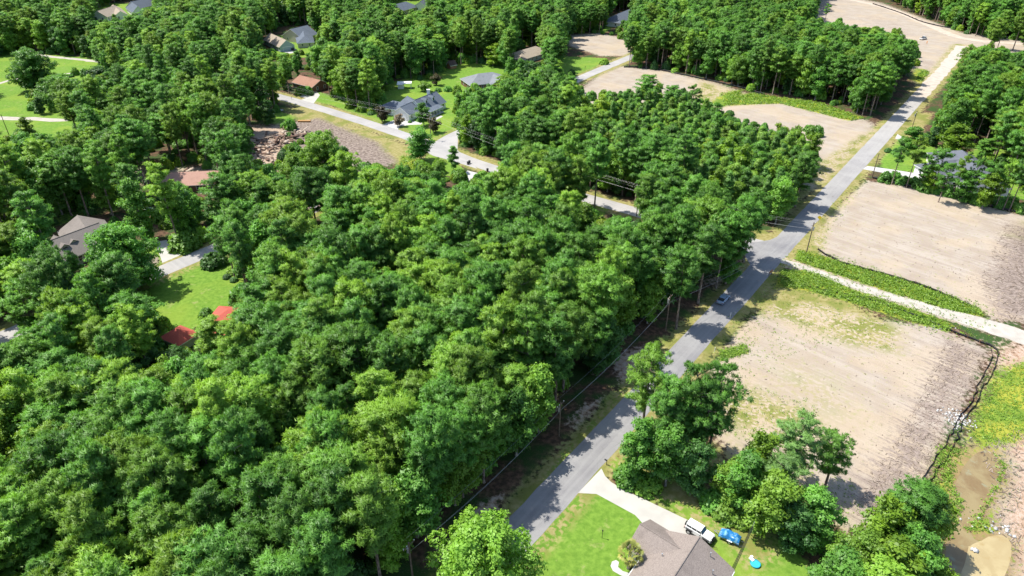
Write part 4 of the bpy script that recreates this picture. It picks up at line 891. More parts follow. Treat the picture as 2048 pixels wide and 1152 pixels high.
for a, b, w_ in (('g', 'h', 'crossing the trees beyond the pale side road'), ('h', 'a', 'reaching over the grey road to the sandy lot'), ('i', 'g', 'passing in front of the dormered house'), ('f', 'e', 'over the shaded verge at the bottom'), ('e', 'd', 'along the middle of the wood edge'), ('d', 'a', 'running up the wood edge to the sandy lot')):
    for off, dz, nm in ((-1, .35, 'left'), (1, .35, 'right'), (.35, .36, 'middle'), (0, 1.9, 'lowest')):
        if a in 'fed' and nm == 'middle': continue
        wire(UP[a], UP[b], off, dz, '%s power line %s' % (nm, w_), 1.0 if nm != 'lowest' else 1.3, .010 if nm != 'lowest' else .02)
E1_ = (P(-60, 95), 10.5); E2_ = (P(520, 108), 10.5)
for off, dz, nm in ((-.9, .3, 'upper'), (.9, .3, 'middle'), (0, 2.0, 'lower')): wire(E1_, E2_, off, dz, '%s power line in front of the dark trees at the top left' % nm, 1.6, .025)

# ------------------------------------------------------------------ vehicles
def paint(name, c, metal=0): 
    t = NT(name); n = t.noise(2, 3, t.obj()); t.base(t.mix(t.math('MULTIPLY', t.step(n, .5, .8), .12), c, tuple(q * .8 for q in c))); t.rough(.28, .5); t.b.inputs['Metallic'].default_value = metal; t.b.inputs['Coat Weight'].default_value = .5; return t.m
lampM = simple('lamp_lens', (.75, .75, .70), .2, .6, .05); tailM = simple('tail_lens', (.4, .02, .02), .3, .5, .1)
def wheel(root, x, y, r, w=.24, name='wheel'):
    m = MB(); m.tube([(0, -w / 2, 0), (0, w / 2, 0)], r, 18); o = m.build(name, rubM, root, False, .03); o.location = (x, y, r)
    k = MB(); s = 1 if y > 0 else -1; k.tube([(0, s * (w / 2 - .02), 0), (0, s * (w / 2 + .015), 0)], r * .58, 12); k.build('rim', steelM, o); return o
def offroader(loc, rz, label):
    g = empty('off_road_car', loc, rz, label, 'car'); w = paint('white_paint', (.82, .82, .81)); L = 4.3
    m = MB(); m.prism([(-2.1, .5), (-2.12, 1.12), (-2.05, 1.18), (.75, 1.2), (.85, 1.22), (2.0, 1.12), (2.12, 1.02), (2.14, .62), (2.05, .5), (1.75, .5), (1.7, .85), (.95, .85), (.9, .45), (-.95, .45), (-1.0, .85), (-1.75, .85), (-1.8, .5)], -.78, .78); m.build('body', w, g, bevel=.05)
    for s in (-1, 1):
        m = MB(); m.box((1.35, s * .86, .93), (1.15, .2, .09)); m.box((-1.38, s * .86, .93), (1.15, .2, .09)); m.build('fender', blackM, g, bevel=.03)
        m = MB(); m.box((2.15, s * .5, .9), (.05, .22, .22)); m.build('headlight', lampM, g, bevel=.02); m = MB(); m.box((-2.15, s * .68, .95), (.06, .14, .26)); m.build('tail_light', tailM, g)
    m = MB(); m.prism([(-2.06, 1.19), (-1.98, 1.72), (.38, 1.74), (.72, 1.21)], -.7, .7); m.build('cabin', w, g, bevel=.04)
    for s in (-1, 1):
        for x0, x1 in ((-1.88, -1.12), (-1.0, -.3), (-.18, .42)):
            m = MB(); m.box(((x0 + x1) / 2, s * .70, 1.46), (x1 - x0, .03, .36)); m.build('side_window', glassM, g)
        m = MB(); m.box((.5, s * .98, 1.3), (.1, .2, .2)); m.build('mirror', blackM, g, bevel=.02)
    m = MB(); m.prism([(.40, 1.70), (.46, 1.72), (.76, 1.25), (.70, 1.24)], -.64, .64); m.build('windscreen', glassM, g)
    m = MB(); m.box((-2.045, 0, 1.48), (.03, 1.1, .36)); m.build('rear_window', glassM, g)
    m = MB(); m.box((-.8, 0, 1.77), (2.4, 1.36, .06)); m.build('roof', w, g, bevel=.03)
    m = MB(); m.box((2.24, 0, .62), (.18, 1.6, .2)); m.build('bumper', blackM, g, bevel=.03); m = MB(); m.box((-2.2, 0, .62), (.14, 1.5, .18)); m.build('bumper', blackM, g, bevel=.03)
    m = MB(); 
    for i in range(7): m.box((2.16, -.3 + .1 * i, .9), (.03, .04, .26))
    m.build('grille', blackM, g)
    m = MB(); m.tube([(-2.34, 0, 1.0), (-2.12, 0, 1.0)], .39, 16); m.build('spare_wheel', rubM, g, False, .03)
    for x in (-1.38, 1.33):
        for s in (-1, 1): wheel(g, x, s * .8, .41, .26)
def sedan(loc, rz, label, col, kind='car'):
    g = empty('parked_car', loc, rz, label, 'car'); w = paint('car_paint', col, .3); big = kind == 'suv'; z = .15 if big else 0
    m = MB(); m.prism([(-2.25, .35), (-2.3, .78 + z), (-2.1, .92 + z), (-1.2, .98 + z), (1.0, .96 + z), (1.9, .82 + z), (2.25, .68 + z), (2.3, .36), (1.8, .3), (1.72, .62), (1.0, .62), (.95, .28), (-.95, .28), (-1.0, .62), (-1.72, .62), (-1.8, .3)], -.84, .84); m.build('body', w, g, bevel=.09)
    rx = -2.0 if big else -1.75
    m = MB(); m.prism([(rx, .95 + z), (-1.0 if not big else -1.75, 1.38 + 2 * z), (.1, 1.42 + 2 * z), (1.05, .94 + z)], -.70, .70); m.build('glasshouse', glassM, g, bevel=.05)
    m = MB(); m.prism([(-1.05 if not big else -1.8, 1.385 + 2 * z), (-1.0 if not big else -1.75, 1.43 + 2 * z), (.1, 1.46 + 2 * z), (.18, 1.41 + 2 * z)], -.66, .66); m.build('roof', w, g, bevel=.02)
    for s in (-1, 1):
        m = MB(); m.box((2.2, s * .62, .62 + z), (.12, .3, .12)); m.build('headlight', lampM, g, bevel=.02); m = MB(); m.box((-2.26, s * .66, .75 + z), (.08, .24, .14)); m.build('tail_light', tailM, g); m = MB(); m.box((.75, s * .92, 1.0 + z), (.12, .18, .12)); m.build('mirror', w, g, bevel=.02)
        m = MB(); m.box((-.3, s * .7, 1.16 + 1.5 * z), (.08, .05, .42)); m.build('door_pillar', w, g)
    for x in (-1.36, 1.36):
        for s in (-1, 1): wheel(g, x, s * .78, .33, .22)
a, b = P(1375, 1049, .8), P(1424, 1078, .8); d = b - a; p = (a + b) / 2; JZ = math.atan2(d.y, d.x); offroader((p.x, p.y, .02), JZ, 'white off-road car with spare wheel at the end of the concrete driveway')
a, b = P(1436, 608, .6), P(1457, 588, .6); sedan(((a.x + b.x) / 2, (a.y + b.y) / 2, .02), md, 'silver-blue sedan parked on the shaded edge of the grey road', (.35, .45, .58))
sedan(P(305, 428) + Vector((0, 0, .02)), -.1, 'silver car parked under the trees above the dark car, left side', (.6, .62, .64), 'suv')
sedan(P(285, 466) + Vector((0, 0, .02)), .15, 'dark car in deep shade beside the brown house with dormers', (.03, .035, .05), 'suv')
sedan(P(586, 101) + Vector((0, 0, .02)), -.5, 'black car in front of the blue garage door', (.015, .015, .02))
# white pickup with its crewman on the far dirt
p = P(1846, 79); g = empty('pickup_truck', p, .6, 'white pickup truck with open rear on the far graded dirt', 'pickup truck'); w = paint('pickup_paint', (.8, .8, .8))
m = MB(); m.prism([(-2.8, .5), (-2.8, 1.15), (.2, 1.15), (2.5, 1.1), (2.75, .95), (2.75, .5)], -.95, .95); m.build('body', w, g, bevel=.06)
m = MB(); m.prism([(-.3, 1.13), (-.1, 1.8), (1.0, 1.82), (1.6, 1.12)], -.85, .85); m.build('cab', glassM, g, bevel=.04); m = MB(); m.box((.45, 0, 1.84), (1.2, 1.66, .06)); m.build('roof', w, g)
m = MB(); m.box((-1.6, 0, 1.17), (2.1, 1.6, .06)); m.build('bed', blackM, g)
for x in (-1.8, 1.8):
    for s in (-1, 1): wheel(g, x, s * .85, .4, .26)
def person(loc, rz, label):
    me = bpy.data.meshes.new('person'); v = [(0, 0, .95), (0, 0, 1.2), (0, 0, 1.42), (0, .02, 1.52), (0, .03, 1.66), (.1, 0, .9), (.12, .03, .5), (.13, 0, .06), (-.1, 0, .9), (-.13, -.05, .5), (-.14, -.1, .06), (.2, 0, 1.4), (.27, .02, 1.12), (.26, .14, .9), (-.2, 0, 1.4), (-.28, 0, 1.12), (-.27, .1, .88), (.13, .14, .03), (-.14, .04, .03)]
    e = [(0, 1), (1, 2), (2, 3), (3, 4), (0, 5), (5, 6), (6, 7), (0, 8), (8, 9), (9, 10), (2, 11), (11, 12), (12, 13), (2, 14), (14, 15), (15, 16), (7, 17), (10, 18)]
    me.from_pydata(v, e, []); o = bpy.data.objects.new('person', me); COL.objects.link(o); o.location = loc; o.rotation_euler = (0, 0, rz); me.materials.append(simple('work_clothes', (.75, .28, .05), .8, .2, .2))
    o.modifiers.new('skin', 'SKIN'); rr = [.15, .15, .16, .06, .1, .09, .06, .045, .09, .06, .045, .06, .045, .04, .06, .045, .04, .04, .04]
    for q, r_ in zip(me.skin_vertices[0].data, rr): q.radius = (r_, r_)
    me.skin_vertices[0].data[0].use_root = True; s = o.modifiers.new('sub', 'SUBSURF'); s.levels = 1; s.render_levels = 1
    tag(o, label, 'person')
person(P(1853, 88), 2.0, 'person in orange work clothes standing beside the white pickup')

# trailer with a blue tarpaulin
a, b = P(1432, 1062, .5), P(1482, 1084, .5); d = b - a; p = (a + b) / 2; g = empty('utility_trailer', (p.x, p.y, 0), math.atan2(d.y, d.x), 'small trailer covered with a blue tarpaulin beside the white off-road car', 'trailer')
m = MB(); m.box((0.3, 0, .5), (2.9, 1.5, .12)); 
for s in (-1, 1): m.box((.3, s * .76, .72), (2.9, .06, .08)); m.box((1.72, s * .7, .62), (.06, .06, .3))
m.tube([(-1.1, .5, .48), (-2.2, 0, .48)], .05, 6); m.tube([(-1.1, -.5, .48), (-2.2, 0, .48)], .05, 6); m.build('frame', steelM, g)
m = MB(); m.tube([(-2.1, 0, .05), (-2.1, 0, .75)], .04, 6); m.build('jack', steelM, g)
for s in (-1, 1): wheel(g, .4, s * .88, .3, .18); m = MB(); m.box((.4, s * .88, .66), (.8, .24, .05)); m.build('mudguard', trimM, g, bevel=.02)
nx_, ny_ = 40, 24; tv, tf = [], []
for i in range(nx_ + 1):
    for j in range(ny_ + 1):
        u, v_ = i / nx_, j / ny_; x = -1.35 + 3.15 * u; y = -.86 + 1.72 * v_
        hgt = .95 + .28 * math.sin(u * 3.0) + .22 * math.exp(-((u - .3) / .12) ** 2) + .26 * math.exp(-((u - .78) / .12) ** 2) * (1 - abs(v_ - .5))
        edge = min(v_, 1 - v_) * 2; z = hgt * min(1, .52 + edge * 1.6) + .035 * math.sin(19 * u + 7 * v_) + .03 * math.sin(31 * v_ - 11 * u)
        if i in (0, nx_): z = min(z, .62)
        tv.append((x, y, z))
for i in range(nx_):
    for j in range(ny_): k = i * (ny_ + 1) + j; tf.append((k, k + ny_ + 1, k + ny_ + 2, k + 1))
t = NT('blue_tarpaulin'); t.base(t.mix(t.step(t.noise(1.4, 3, t.obj()), .5, .58), (.02, .17, .42), (.16, .38, .55))); t.rough(.35, .5)
me = npmesh('tarpaulin', tv, np.array(tf), smooth=True); o = link('tarpaulin', me, t.m, g); sm = o.modifiers.new('thick', 'SOLIDIFY'); sm.thickness = .02

# paddling pool, bag, lawn lamp, mailboxes, bins
p = P(1510, 1129); g = empty('paddling_pool', p, 0, 'round turquoise paddling pool on the worn lawn', 'paddling pool')
m = MB(); m.tube([(0, 0, .02), (0, 0, .28), (0, 0, .3)], [.70, .76, .70], 24, cap=False); m.build('rim', simple('pool_plastic', (.02, .34, .48), .3, .5, .1), g)
m = MB(); m.tube([(0, 0, .0), (0, 0, .2)], [.69, .72], 24); m.build('water', simple('pool_water', (.05, .42, .50), .08, .6, .05), g)
m = MB(); m.box((0, 0, .18), (.5, .8, .34), .5); m.box((.1, .35, .3), (.4, .4, .25), .2); o = m.build('sand_bag', trimM, None, bevel=.08); o.location = P(1503, 1120); tag(o, 'crumpled white bag next to the turquoise paddling pool', 'bag')
p = P(1204, 1076); g = empty('yard_lamp', p, 0, 'black lamp post standing in the front lawn', 'lamp post'); m = MB(); m.tube([(0, 0, 0), (0, 0, 1.5)], .04, 8); m.build('post', blackM, g); m = MB(); m.tube([(0, 0, 1.5), (0, 0, 1.78), (0, 0, 1.86)], [.08, .12, .03], 6); m.build('lamp_head', blackM, g)
def mailbox(px, py, rz, label, col=None):
    g = empty('mailbox', P(px, py), rz, label, 'mailbox'); m = MB(); m.box((0, 0, .55), (.1, .1, 1.1)); m.box((.15, 0, .95), (.4, .08, .08)); m.build('post', woodM if col is None else blackM, g)
    m = MB(); pr = [(-.1, 0), (-.1, .12)] + [(-.1 * math.cos(a_), .12 + .1 * math.sin(a_)) for a_ in (.5, 1.0, 1.57, 2.1, 2.6)] + [(.1, .12), (.1, 0)]; m.prism(pr, -.25, .25); o = m.build('box', blackM, g); o.location = (.2, 0, 1.0); o.rotation_euler = (0, 0, 1.57)
mailbox(1213, 930, md + 1.57, 'black mailbox on a post at the mouth of the concrete driveway'); mailbox(318, 528, WEST and .4, 'black mailbox beside the left driveway mulch bed'); mailbox(1170, 138, .5, 'dark mailbox beside the far road'); mailbox(583, 199, .5, 'mailbox beside the upper driveway on the side road')
def bin_(px, py, label):
    g = empty('wheeled_bin', P(px, py), .6, label, 'waste bin'); m = MB(); m.prism([(-.25, .08), (-.3, 1.0), (.3, 1.0), (.25, .08)], -.28, .28); m.build('body', blackM, g, bevel=.03); m = MB(); m.box((.02, 0, 1.04), (.7, .66, .08)); m.build('lid', blackM, g, bevel=.03)
    for s in (-1, 1): m = MB(); m.tube([(-.26, s * .24, .1), (-.26, s * .3, .1)], .1, 10); m.build('wheel', rubM, g)
bin_(936, 329, 'black wheeled bin at the kerb above the white driveway, left one'); bin_(939, 327, 'black wheeled bin touching the left one above the white driveway'); bin_(975, 343, 'black wheeled bin alone at the kerb right of the white driveway')

# signs
def post_sign(px, py, label, w, h, z, mat, rz, diamond=False, posts=1, name='road_sign', stripe=None):
    g = empty(name, P(px, py), rz, label, 'sign')
    for i in range(posts): y = 0 if posts == 1 else (-.38 + .76 * i) * w; m = MB(); m.box((0, y, z / 2), (.09, .09, z)); m.build('post', woodM if posts > 1 else steelM, g)
    m = MB()
    if diamond: q = w / 1.414; m.poly([(-.06, 0, z - q), (-.06, q, z), (-.06, 0, z + q), (-.06, -q, z)]); m.poly([(-.08, 0, z - q), (-.08, -q, z), (-.08, 0, z + q), (-.08, q, z)])
    else: m.box((-.08, 0, z), (.05, w, h))
    b_ = m.build('panel', mat, g)
    if stripe: m = MB(); m.box((-.115, 0, z + h * .18), (.01, w * .9, h * .22)); m.build('stripe', stripe, b_)
    return g
post_sign(1636, 448, 'yellow diamond warning sign at the corner of the upper sandy lot', .9, .9, 2.1, simple('sign_yellow', (.75, .55, .02), .5, .4, .05), 1.0, True)
post_sign(1577, 418, 'blue-green board sign at the wood edge beside the grey road', 2.1, 1.1, 1.7, simple('sign_teal', (.10, .42, .50), .5, .4, .1), 1.1, False, 2, 'board_sign', trimM)
post_sign(1540, 551, 'brown wooden board sign on posts at the corner of the lower sandy lot', 1.6, .8, 1.2, WA['cedar'], 2.3, False, 2, 'board_sign')
for i, (x, y, l) in enumerate([(1429, 703, 'white marker pipe in the verge of the lower sandy lot'), (1268, 905, 'white marker pipe beside the thicket at the driveway'), (1460, 636, 'small white marker stake on the verge below the parked sedan')]):
    m = MB(); m.tube([(0, 0, 0), (0, 0, 1.0 + .2 * i)], .06, 8); m.tube([(0, 0, 1.0 + .2 * i), (0, 0, 1.08 + .2 * i)], [.08, .05], 8); o = m.build('marker_post', trimM); o.location = P(x, y); tag(o, l, 'marker post')

# lattice mast by the near house
p0 = P(1457, 1158); top = P(1505.5, 1052, 9.0); g = empty('lattice_mast', (p0.x, p0.y, 0), 0, 'leaning black lattice aerial mast at the corner of the near house', 'mast')
ax = Vector((top.x - p0.x, top.y - p0.y, 9.0)); un = ax.normalized(); s1 = un.cross(Vector((0, 1, 0))).normalized(); s2 = un.cross(s1)
cor = [(s1 * math.cos(a_) + s2 * math.sin(a_)) * .24 for a_ in (0, 2.09, 4.19)]; LN = ax.length
m = MB(); [m.tube([c_, c_ * .6 + ax], .03, 6) for c_ in cor]; m.build('leg_rails', blackM, g)
m = MB(); N_ = 26
for i in range(N_):
    for k in range(3): f = 1 - .4 * i / N_; m.tube([cor[k] * f + ax * (i / N_), cor[(k + 1) % 3] * f + ax * ((i + 1) / N_)], .018, 4); m.tube([cor[k] * f + ax * (i / N_), cor[(k + 1) % 3] * f + ax * (i / N_)], .018, 4)
m.build('bracing', blackM, g)
m = MB(); m.tube([ax, ax * 1.08], .03, 6); [m.tube([ax * q + s1 * -.6, ax * q + s1 * .6], .015, 4) for q in (.62, .7, .78)]; m.build('aerial', steelM, g)

# palm
def palm(px, py, h):
    g = empty('palm_tree', P(px, py), 0, 'fan palm with yellowing lower fronds in front of the near house', 'palm'); r = np.random.default_rng(3)
    m = MB(); m.tube([(0, 0, -.2), (.05, 0, h * .5), (0, .05, h)], [.24, .2, .22], 10); m.build('trunk', barkB, g); fr = []
    for i in range(30):
        an = i * 2.399; el = 1.3 - 1.75 * (i / 30) + r.normal(0, .08); d = np.array([math.cos(an) * math.cos(el), math.sin(an) * math.cos(el), math.sin(el)]); L = 1.25 + r.uniform(-.15, .25)
        c0 = np.array([0, 0, h]) + d * L; side = unit(np.cross(d, [0, 0, 1.0])); T = .25 + .75 * (i / 30) + r.normal(0, .08)
        for a_ in np.linspace(-1.05, 1.05, 13):
            dd = d * math.cos(a_) + side * math.sin(a_); dd = unit(dd + np.array([0, 0, -.12 - .25 * abs(a_) * .5])); tip = c0 + dd * (.8 + r.uniform(-.1, .1)) + np.array([0, 0, -.18]); w_ = np.cross(dd, np.cross(side, d)) * .05
            fr.append((np.array([c0 - w_, c0 + w_, (c0 + tip) / 2 + w_ * 1.3, tip, (c0 + tip) / 2 - w_ * 1.3]), T))
        st_ = np.array([0, 0, h]); w_ = side * .03; fr.append((np.array([st_ - w_, st_ + w_, c0 + w_, c0, c0 - w_]), T))
    V = np.concatenate([f[0] for f in fr]); k = np.arange(len(fr))[:, None] * 5; F = np.concatenate([k + np.array([[0, 1, 2]]), k + np.array([[0, 2, 4]]), k + np.array([[4, 2, 3]])]); T = np.clip(np.repeat([f[1] for f in fr], 5), 0, 1)
    link('fronds', npmesh('fronds', V, F, T), palmM, g)
palm(1256, 1137, 3.6)

# ------------------------------------------------------------------ silt fences
fabM = simple('black_geotextile', (.022, .022, .025), .7, .3, .3, 2); stake_me = None
def silt_fence(px, label, h=.75, z0=0.0, seed=0):
    global stake_me
    w = smooth_line([tuple(P(*q)[:2]) for q in px], 1.2); r = np.random.default_rng(seed); w = w + r.normal(0, .12, w.shape); o0 = w[0]; n = len(w)
    g = empty('silt_fence', (o0[0], o0[1], 0), 0, label, 'silt fence')
    hh = h * (1 + r.normal(0, .1, n)); lean = r.normal(0, .08, (n, 2)); V = []
    for i in range(n): x, y = w[i] - o0; V += [(x, y, -.05), (x + lean[i, 0], y + lean[i, 1], hh[i])]
    F = np.array([[2 * i, 2 * i + 2, 2 * i + 3, 2 * i + 1] for i in range(n - 1)]); f = link('fabric', npmesh('fabric', V, F), fabM, g); f.modifiers.new('thick', 'SOLIDIFY').thickness = .03
    if stake_me is None: m = MB(); m.box((0, 0, .5), (.05, .05, 1.1)); stake_me = m.build('stake', WA['cedar']); bpy.data.objects.remove(stake_me); stake_me = bpy.data.meshes['stake']
    for i in range(0, n, max(2, n // 60)):
        s = bpy.data.objects.new('stake', stake_me); COL.objects.link(s); s.parent = g; s.location = (w[i][0] - o0[0] + .05, w[i][1] - o0[1] - .06, 0); s.scale = (1, 1, h / .75)
silt_fence([(1560, 553), (1620, 575), (1700, 592), (1780, 614), (1860, 645), (1905, 664), (1960, 685), (1985, 695), (1994, 702), (1992, 721), (1983, 749), (1964, 777), (1956, 799), (1936, 827), (1923, 852), (1914, 877), (1902, 899), (1886, 923), (1858, 964)], 'outer black silt fence winding round the far corner of the lower sandy lot', .5, seed=1)
silt_fence([(1981, 699), (1983, 715), (1970, 740), (1955, 771), (1939, 809), (1920, 831), (1908, 859), (1883, 899), (1858, 932), (1844, 958)], 'inner black silt fence running parallel along the right side of the lower sandy lot', .45, seed=2)
silt_fence([(1632, 498), (1680, 525), (1750, 545), (1830, 568), (1900, 595), (1945, 615)], 'low black silt fence half buried in the weeds along the upper sandy lot', .6, seed=3)
silt_fence([(1745, 357), (1790, 368), (1860, 382), (1930, 402), (2000, 418), (2070, 436)], 'black silt fence along the far side of the upper sandy lot', .7, seed=4)
silt_fence([(1248, 135), (1300, 137), (1350, 147), (1420, 162), (1480, 176), (1530, 190)], 'black silt fence at the foot of the far wood', .7, seed=5)
silt_fence([(1745, 8), (1800, 26), (1850, 46), (1920, 60), (1990, 66)], 'black silt fence along the wood beyond the far graded dirt', .7, seed=6)

# ------------------------------------------------------------------ loose ground cover and debris
def scatter(px, n, r):
    w = wpoly(px); xs = [p[0] for p in w]; ys = [p[1] for p in w]; X = r.uniform(min(xs), max(xs), n * 3); Y = r.uniform(min(ys), max(ys), n * 3); k = in_poly(w, X, Y); return np.stack([X[k], Y[k]], 1)[:n]
r = np.random.default_rng(77); parts = []
def clumps(px, n, hgt, wid, k=7, leaf=.16):
    p = scatter(px, n, r); m_ = len(p); s = r.uniform(.5, 1.3, m_) * r.uniform(.6, 1.2, m_); pp = np.repeat(np.c_[p, np.zeros(m_)], k, 0); ss = np.repeat(s, k)
    q = r.normal(0, wid * .4, (m_ * k, 2)) * ss[:, None]; pp[:, :2] += q; pp[:, 2] = np.abs(r.normal(.5, .25, m_ * k)) * hgt * ss; dd = unit(np.c_[q, np.full(m_ * k, .5)]); parts.append(leaves(r, pp, dd, np.repeat(r.uniform(.1, .95, m_), k), leaf, .6))
clumps([(1596, 503), (1650, 517), (1760, 549), (1870, 585), (1958, 620), (1965, 632), (1900, 621), (1770, 581), (1660, 543), (1595, 524)], 2000, 1.0, 1.0, 9, .20)
clumps([(1565, 541), (1620, 544), (1720, 587), (1860, 632), (1900, 652), (1893, 662), (1800, 635), (1690, 600), (1600, 576), (1560, 572)], 1700, .9, 1.0, 9, .20)
clumps([(1585, 500), (1680, 510), (1980, 612), (2000, 650), (1900, 680), (1690, 615), (1540, 560), (1550, 530)], 900, .4, .6, 6, .14)
clumps([(2100, 700), (2100, 840), (2030, 885), (1965, 895), (1940, 870), (1955, 820), (1990, 745)], 1100, .35, .7, 6, .15)
clumps([(1445, 197), (1500, 188), (1640, 206), (1728, 237), (1700, 242), (1560, 207), (1450, 211)], 1300, .9, 1.0, 8, .28)
clumps([(1440, 700), (1490, 690), (1500, 705), (1440, 722)], 260, .5, .7, 8, .16)
clumps([(1470, 210), (1440, 190), (1490, 180), (1460, 205), (1430, 215)], 300, 1.2, 1, 8, .28)
clumps([(1900, 660), (1990, 700), (1900, 890), (1850, 975), (1890, 990), (1960, 850), (2030, 720), (1980, 670)], 500, .4, .6, 6, .14)
clumps([(1450, 640), (1540, 560), (1780, 650), (1790, 700), (1640, 690), (1470, 780), (1430, 800), (1420, 720)], 700, .22, .5, 5, .11)
clumps([(1440, 760), (1620, 800), (1700, 900), (1600, 960), (1450, 860)], 500, .25, .5, 5, .11)
clumps([(1640, 440), (1668, 405), (1700, 375), (1720, 380), (1660, 470), (1640, 520), (1602, 508)], 300, .3, .5, 5, .13)
clumps([(1540, 860), (1600, 830), (1700, 960), (1750, 1040), (1640, 1030)], 220, .3, .5, 5, .12)
clumps([(1880, 890), (1920, 900), (1900, 960), (1930, 1010), (1900, 1080), (1860, 1060), (1860, 980)], 420, .7, .8, 7, .18)
clumps([(1985, 905), (2015, 930), (1990, 990), (1960, 1040), (1990, 1065), (1925, 1060), (1945, 1035), (1980, 985), (2000, 940)], 420, .5, .7, 7, .16)
clumps([(800, 310), (860, 322), (850, 345), (800, 338)], 160, .8, .9, 8, .25); clumps([(1490, 405), (1590, 400), (1560, 440), (1500, 440)], 260, .9, .9, 8, .24)
clumps([(1845, 140), (1860, 143), (1845, 163), (1830, 160)], 120, .7, 1.2, 8, .35)
V, F, T, N = merge(parts); tag(link('weeds', npmesh('weeds', V, F, T, normals=N), weedM), kind='stuff')
# broken sticks and bark on the mulched ground
parts = []
def sticks(px, n, L=(.3, 1.3), z=.03, w=.05):
    p = scatter(px, n, r); m_ = len(p); an = r.normal(STR * 0 + .9, .75, m_); l = r.uniform(*L, m_) / 2; d = np.c_[np.cos(an), np.sin(an)] * l[:, None]; ww = np.c_[-np.sin(an), np.cos(an)] * (w * r.uniform(.5, 1.6, m_))[:, None]; zz = r.uniform(.03, z + .06, m_)
    V = np.zeros((m_, 5, 3)); V[:, 0, :2] = p - d - ww; V[:, 1, :2] = p + d - ww; V[:, 2, :2] = p + d + ww; V[:, 3, :2] = p - d + ww; V[:, 4, :2] = p; V[:, :4, 2] = zz[:, None]; V[:, 4, 2] = zz + w * 1.5
    k = np.arange(m_)[:, None] * 5; F = np.concatenate([k + np.array([q]) for q in ([0, 1, 4], [1, 2, 4], [2, 3, 4], [3, 0, 4])]); parts.append((V.reshape(-1, 3), F, np.repeat(r.uniform(0, 1, m_), 5)))
sticks([(1895, 675), (1970, 710), (1945, 770), (1900, 850), (1850, 950), (1770, 1050), (1710, 1030), (1740, 950), (1800, 870), (1850, 770)], 2600, (.2, .9), .03, .035)
sticks([(2010, 450), (2100, 460), (2100, 650), (1990, 640), (1960, 560), (1985, 500)], 700, (.3, 1.6), .06, .05)
sticks([(1480, 640), (1560, 600), (1880, 660), (1850, 950), (1700, 1000), (1480, 820)], 380, (.1, .5), .02, .04)
sticks([(1640, 400), (1740, 370), (1960, 430), (1980, 600), (1660, 500)], 320, (.15, .7), .02, .05)
sticks([(600, 245), (700, 250), (790, 320), (700, 340), (600, 300)], 350, (.3, 1.4), .05, .06)
sticks([(1960, 900), (2048, 850), (2048, 1150), (2000, 1060)], 500, (.2, 1.2), .04, .05)
V, F, T = merge(parts); t = NT('bleached_wood'); t.base(t.mix(t.attr('tint'), (.10, .075, .055), (.40, .32, .26))); t.rough(.9, .1); tag(link('wood_debris', npmesh('wood_debris', V, F, T), t.m), kind='stuff')
# pale stones
parts = []
def stones(cx, cy, sx, sy, n, size):
    p = P(cx, cy); 
    for i in range(n):
        m_ = unit(r.normal(0, 1, (8, 3))); hull = [(0, 1, 2), (0, 2, 3), (4, 5, 6), (4, 6, 7), (1, 5, 2), (2, 5, 6), (0, 3, 7), (0, 7, 4), (0, 4, 1), (1, 4, 5), (3, 2, 6), (3, 6, 7)]
        cube = np.array([(-1, -1, -1), (1, -1, -1), (1, 1, -1), (-1, 1, -1), (-1, -1, 1), (1, -1, 1), (1, 1, 1), (-1, 1, 1)]) * .5 + r.normal(0, .14, (8, 3)); s = size * r.uniform(.4, 1.2) * np.array([1, .8, .55]); a_ = r.uniform(0, 6.28); ca, sa = math.cos(a_), math.sin(a_)
        q = cube * s; q = np.stack([q[:, 0] * ca - q[:, 1] * sa, q[:, 0] * sa + q[:, 1] * ca, q[:, 2]], 1) + np.array([p.x + r.normal(0, sx), p.y + r.normal(0, sy), s[2] * .3])
        parts.append((q, np.array([(0, 2, 1), (0, 3, 2), (4, 5, 6), (4, 6, 7), (0, 1, 5), (0, 5, 4), (1, 2, 6), (1, 6, 5), (2, 3, 7), (2, 7, 6), (3, 0, 4), (3, 4, 7)]), np.full(8, r.uniform(0, 1))))
stones(1913, 838, 1.3, 1.5, 150, .32); stones(1880, 656, 1.6, .5, 40, .3); stones(1985, 1050, 1.6, 1.0, 26, .4); stones(1945, 1100, .4, .3, 5, .5)
V, F, T = merge(parts); t = NT('pale_rubble_stone'); t.base(t.mix(t.attr('tint'), (.33, .32, .30), (.62, .61, .59))); t.rough(.85, .2); tag(link('rubble_stones', npmesh('rubble_stones', V, F, T), t.m), kind='stuff')
# demolition debris among the trees on the bare plot
parts = []
def planks(cx, cy, sx, sy, n, L=3):
    p = P(cx, cy)
    for i in range(n):
        l, w_, th = r.uniform(.8, L), r.uniform(.15, 1.4), .12; cube = np.array([(-1, -1, -1), (1, -1, -1), (1, 1, -1), (-1, 1, -1), (-1, -1, 1), (1, -1, 1), (1, 1, 1), (-1, 1, 1)]) * .5 * np.array([l, w_, th]); M = Matrix.Rotation(r.uniform(0, 6.28), 3, 'Z') @ Matrix.Rotation(r.normal(0, .22), 3, 'Y') @ Matrix.Rotation(r.normal(0, .2), 3, 'X')
        q = cube @ np.array(M).T + np.array([p.x + r.normal(0, sx), p.y + r.normal(0, sy), r.uniform(.2, 1.3)]); parts.append((q, np.array([(0, 2, 1), (0, 3, 2), (4, 5, 6), (4, 6, 7), (0, 1, 5), (0, 5, 4), (1, 2, 6), (1, 6, 5), (2, 3, 7), (2, 7, 6), (3, 0, 4), (3, 4, 7)]), np.full(8, r.uniform(0, 1))))
planks(530, 292, 5, 6, 90, 5); planks(585, 272, 3.5, 3.5, 50, 4); planks(505, 300, 3, 4, 40, 3); planks(380, 350, 5, 3, 14, 3); planks(648, 414, 2.5, 2.5, 12, 3); planks(545, 325, 3, 5, 30, 3)
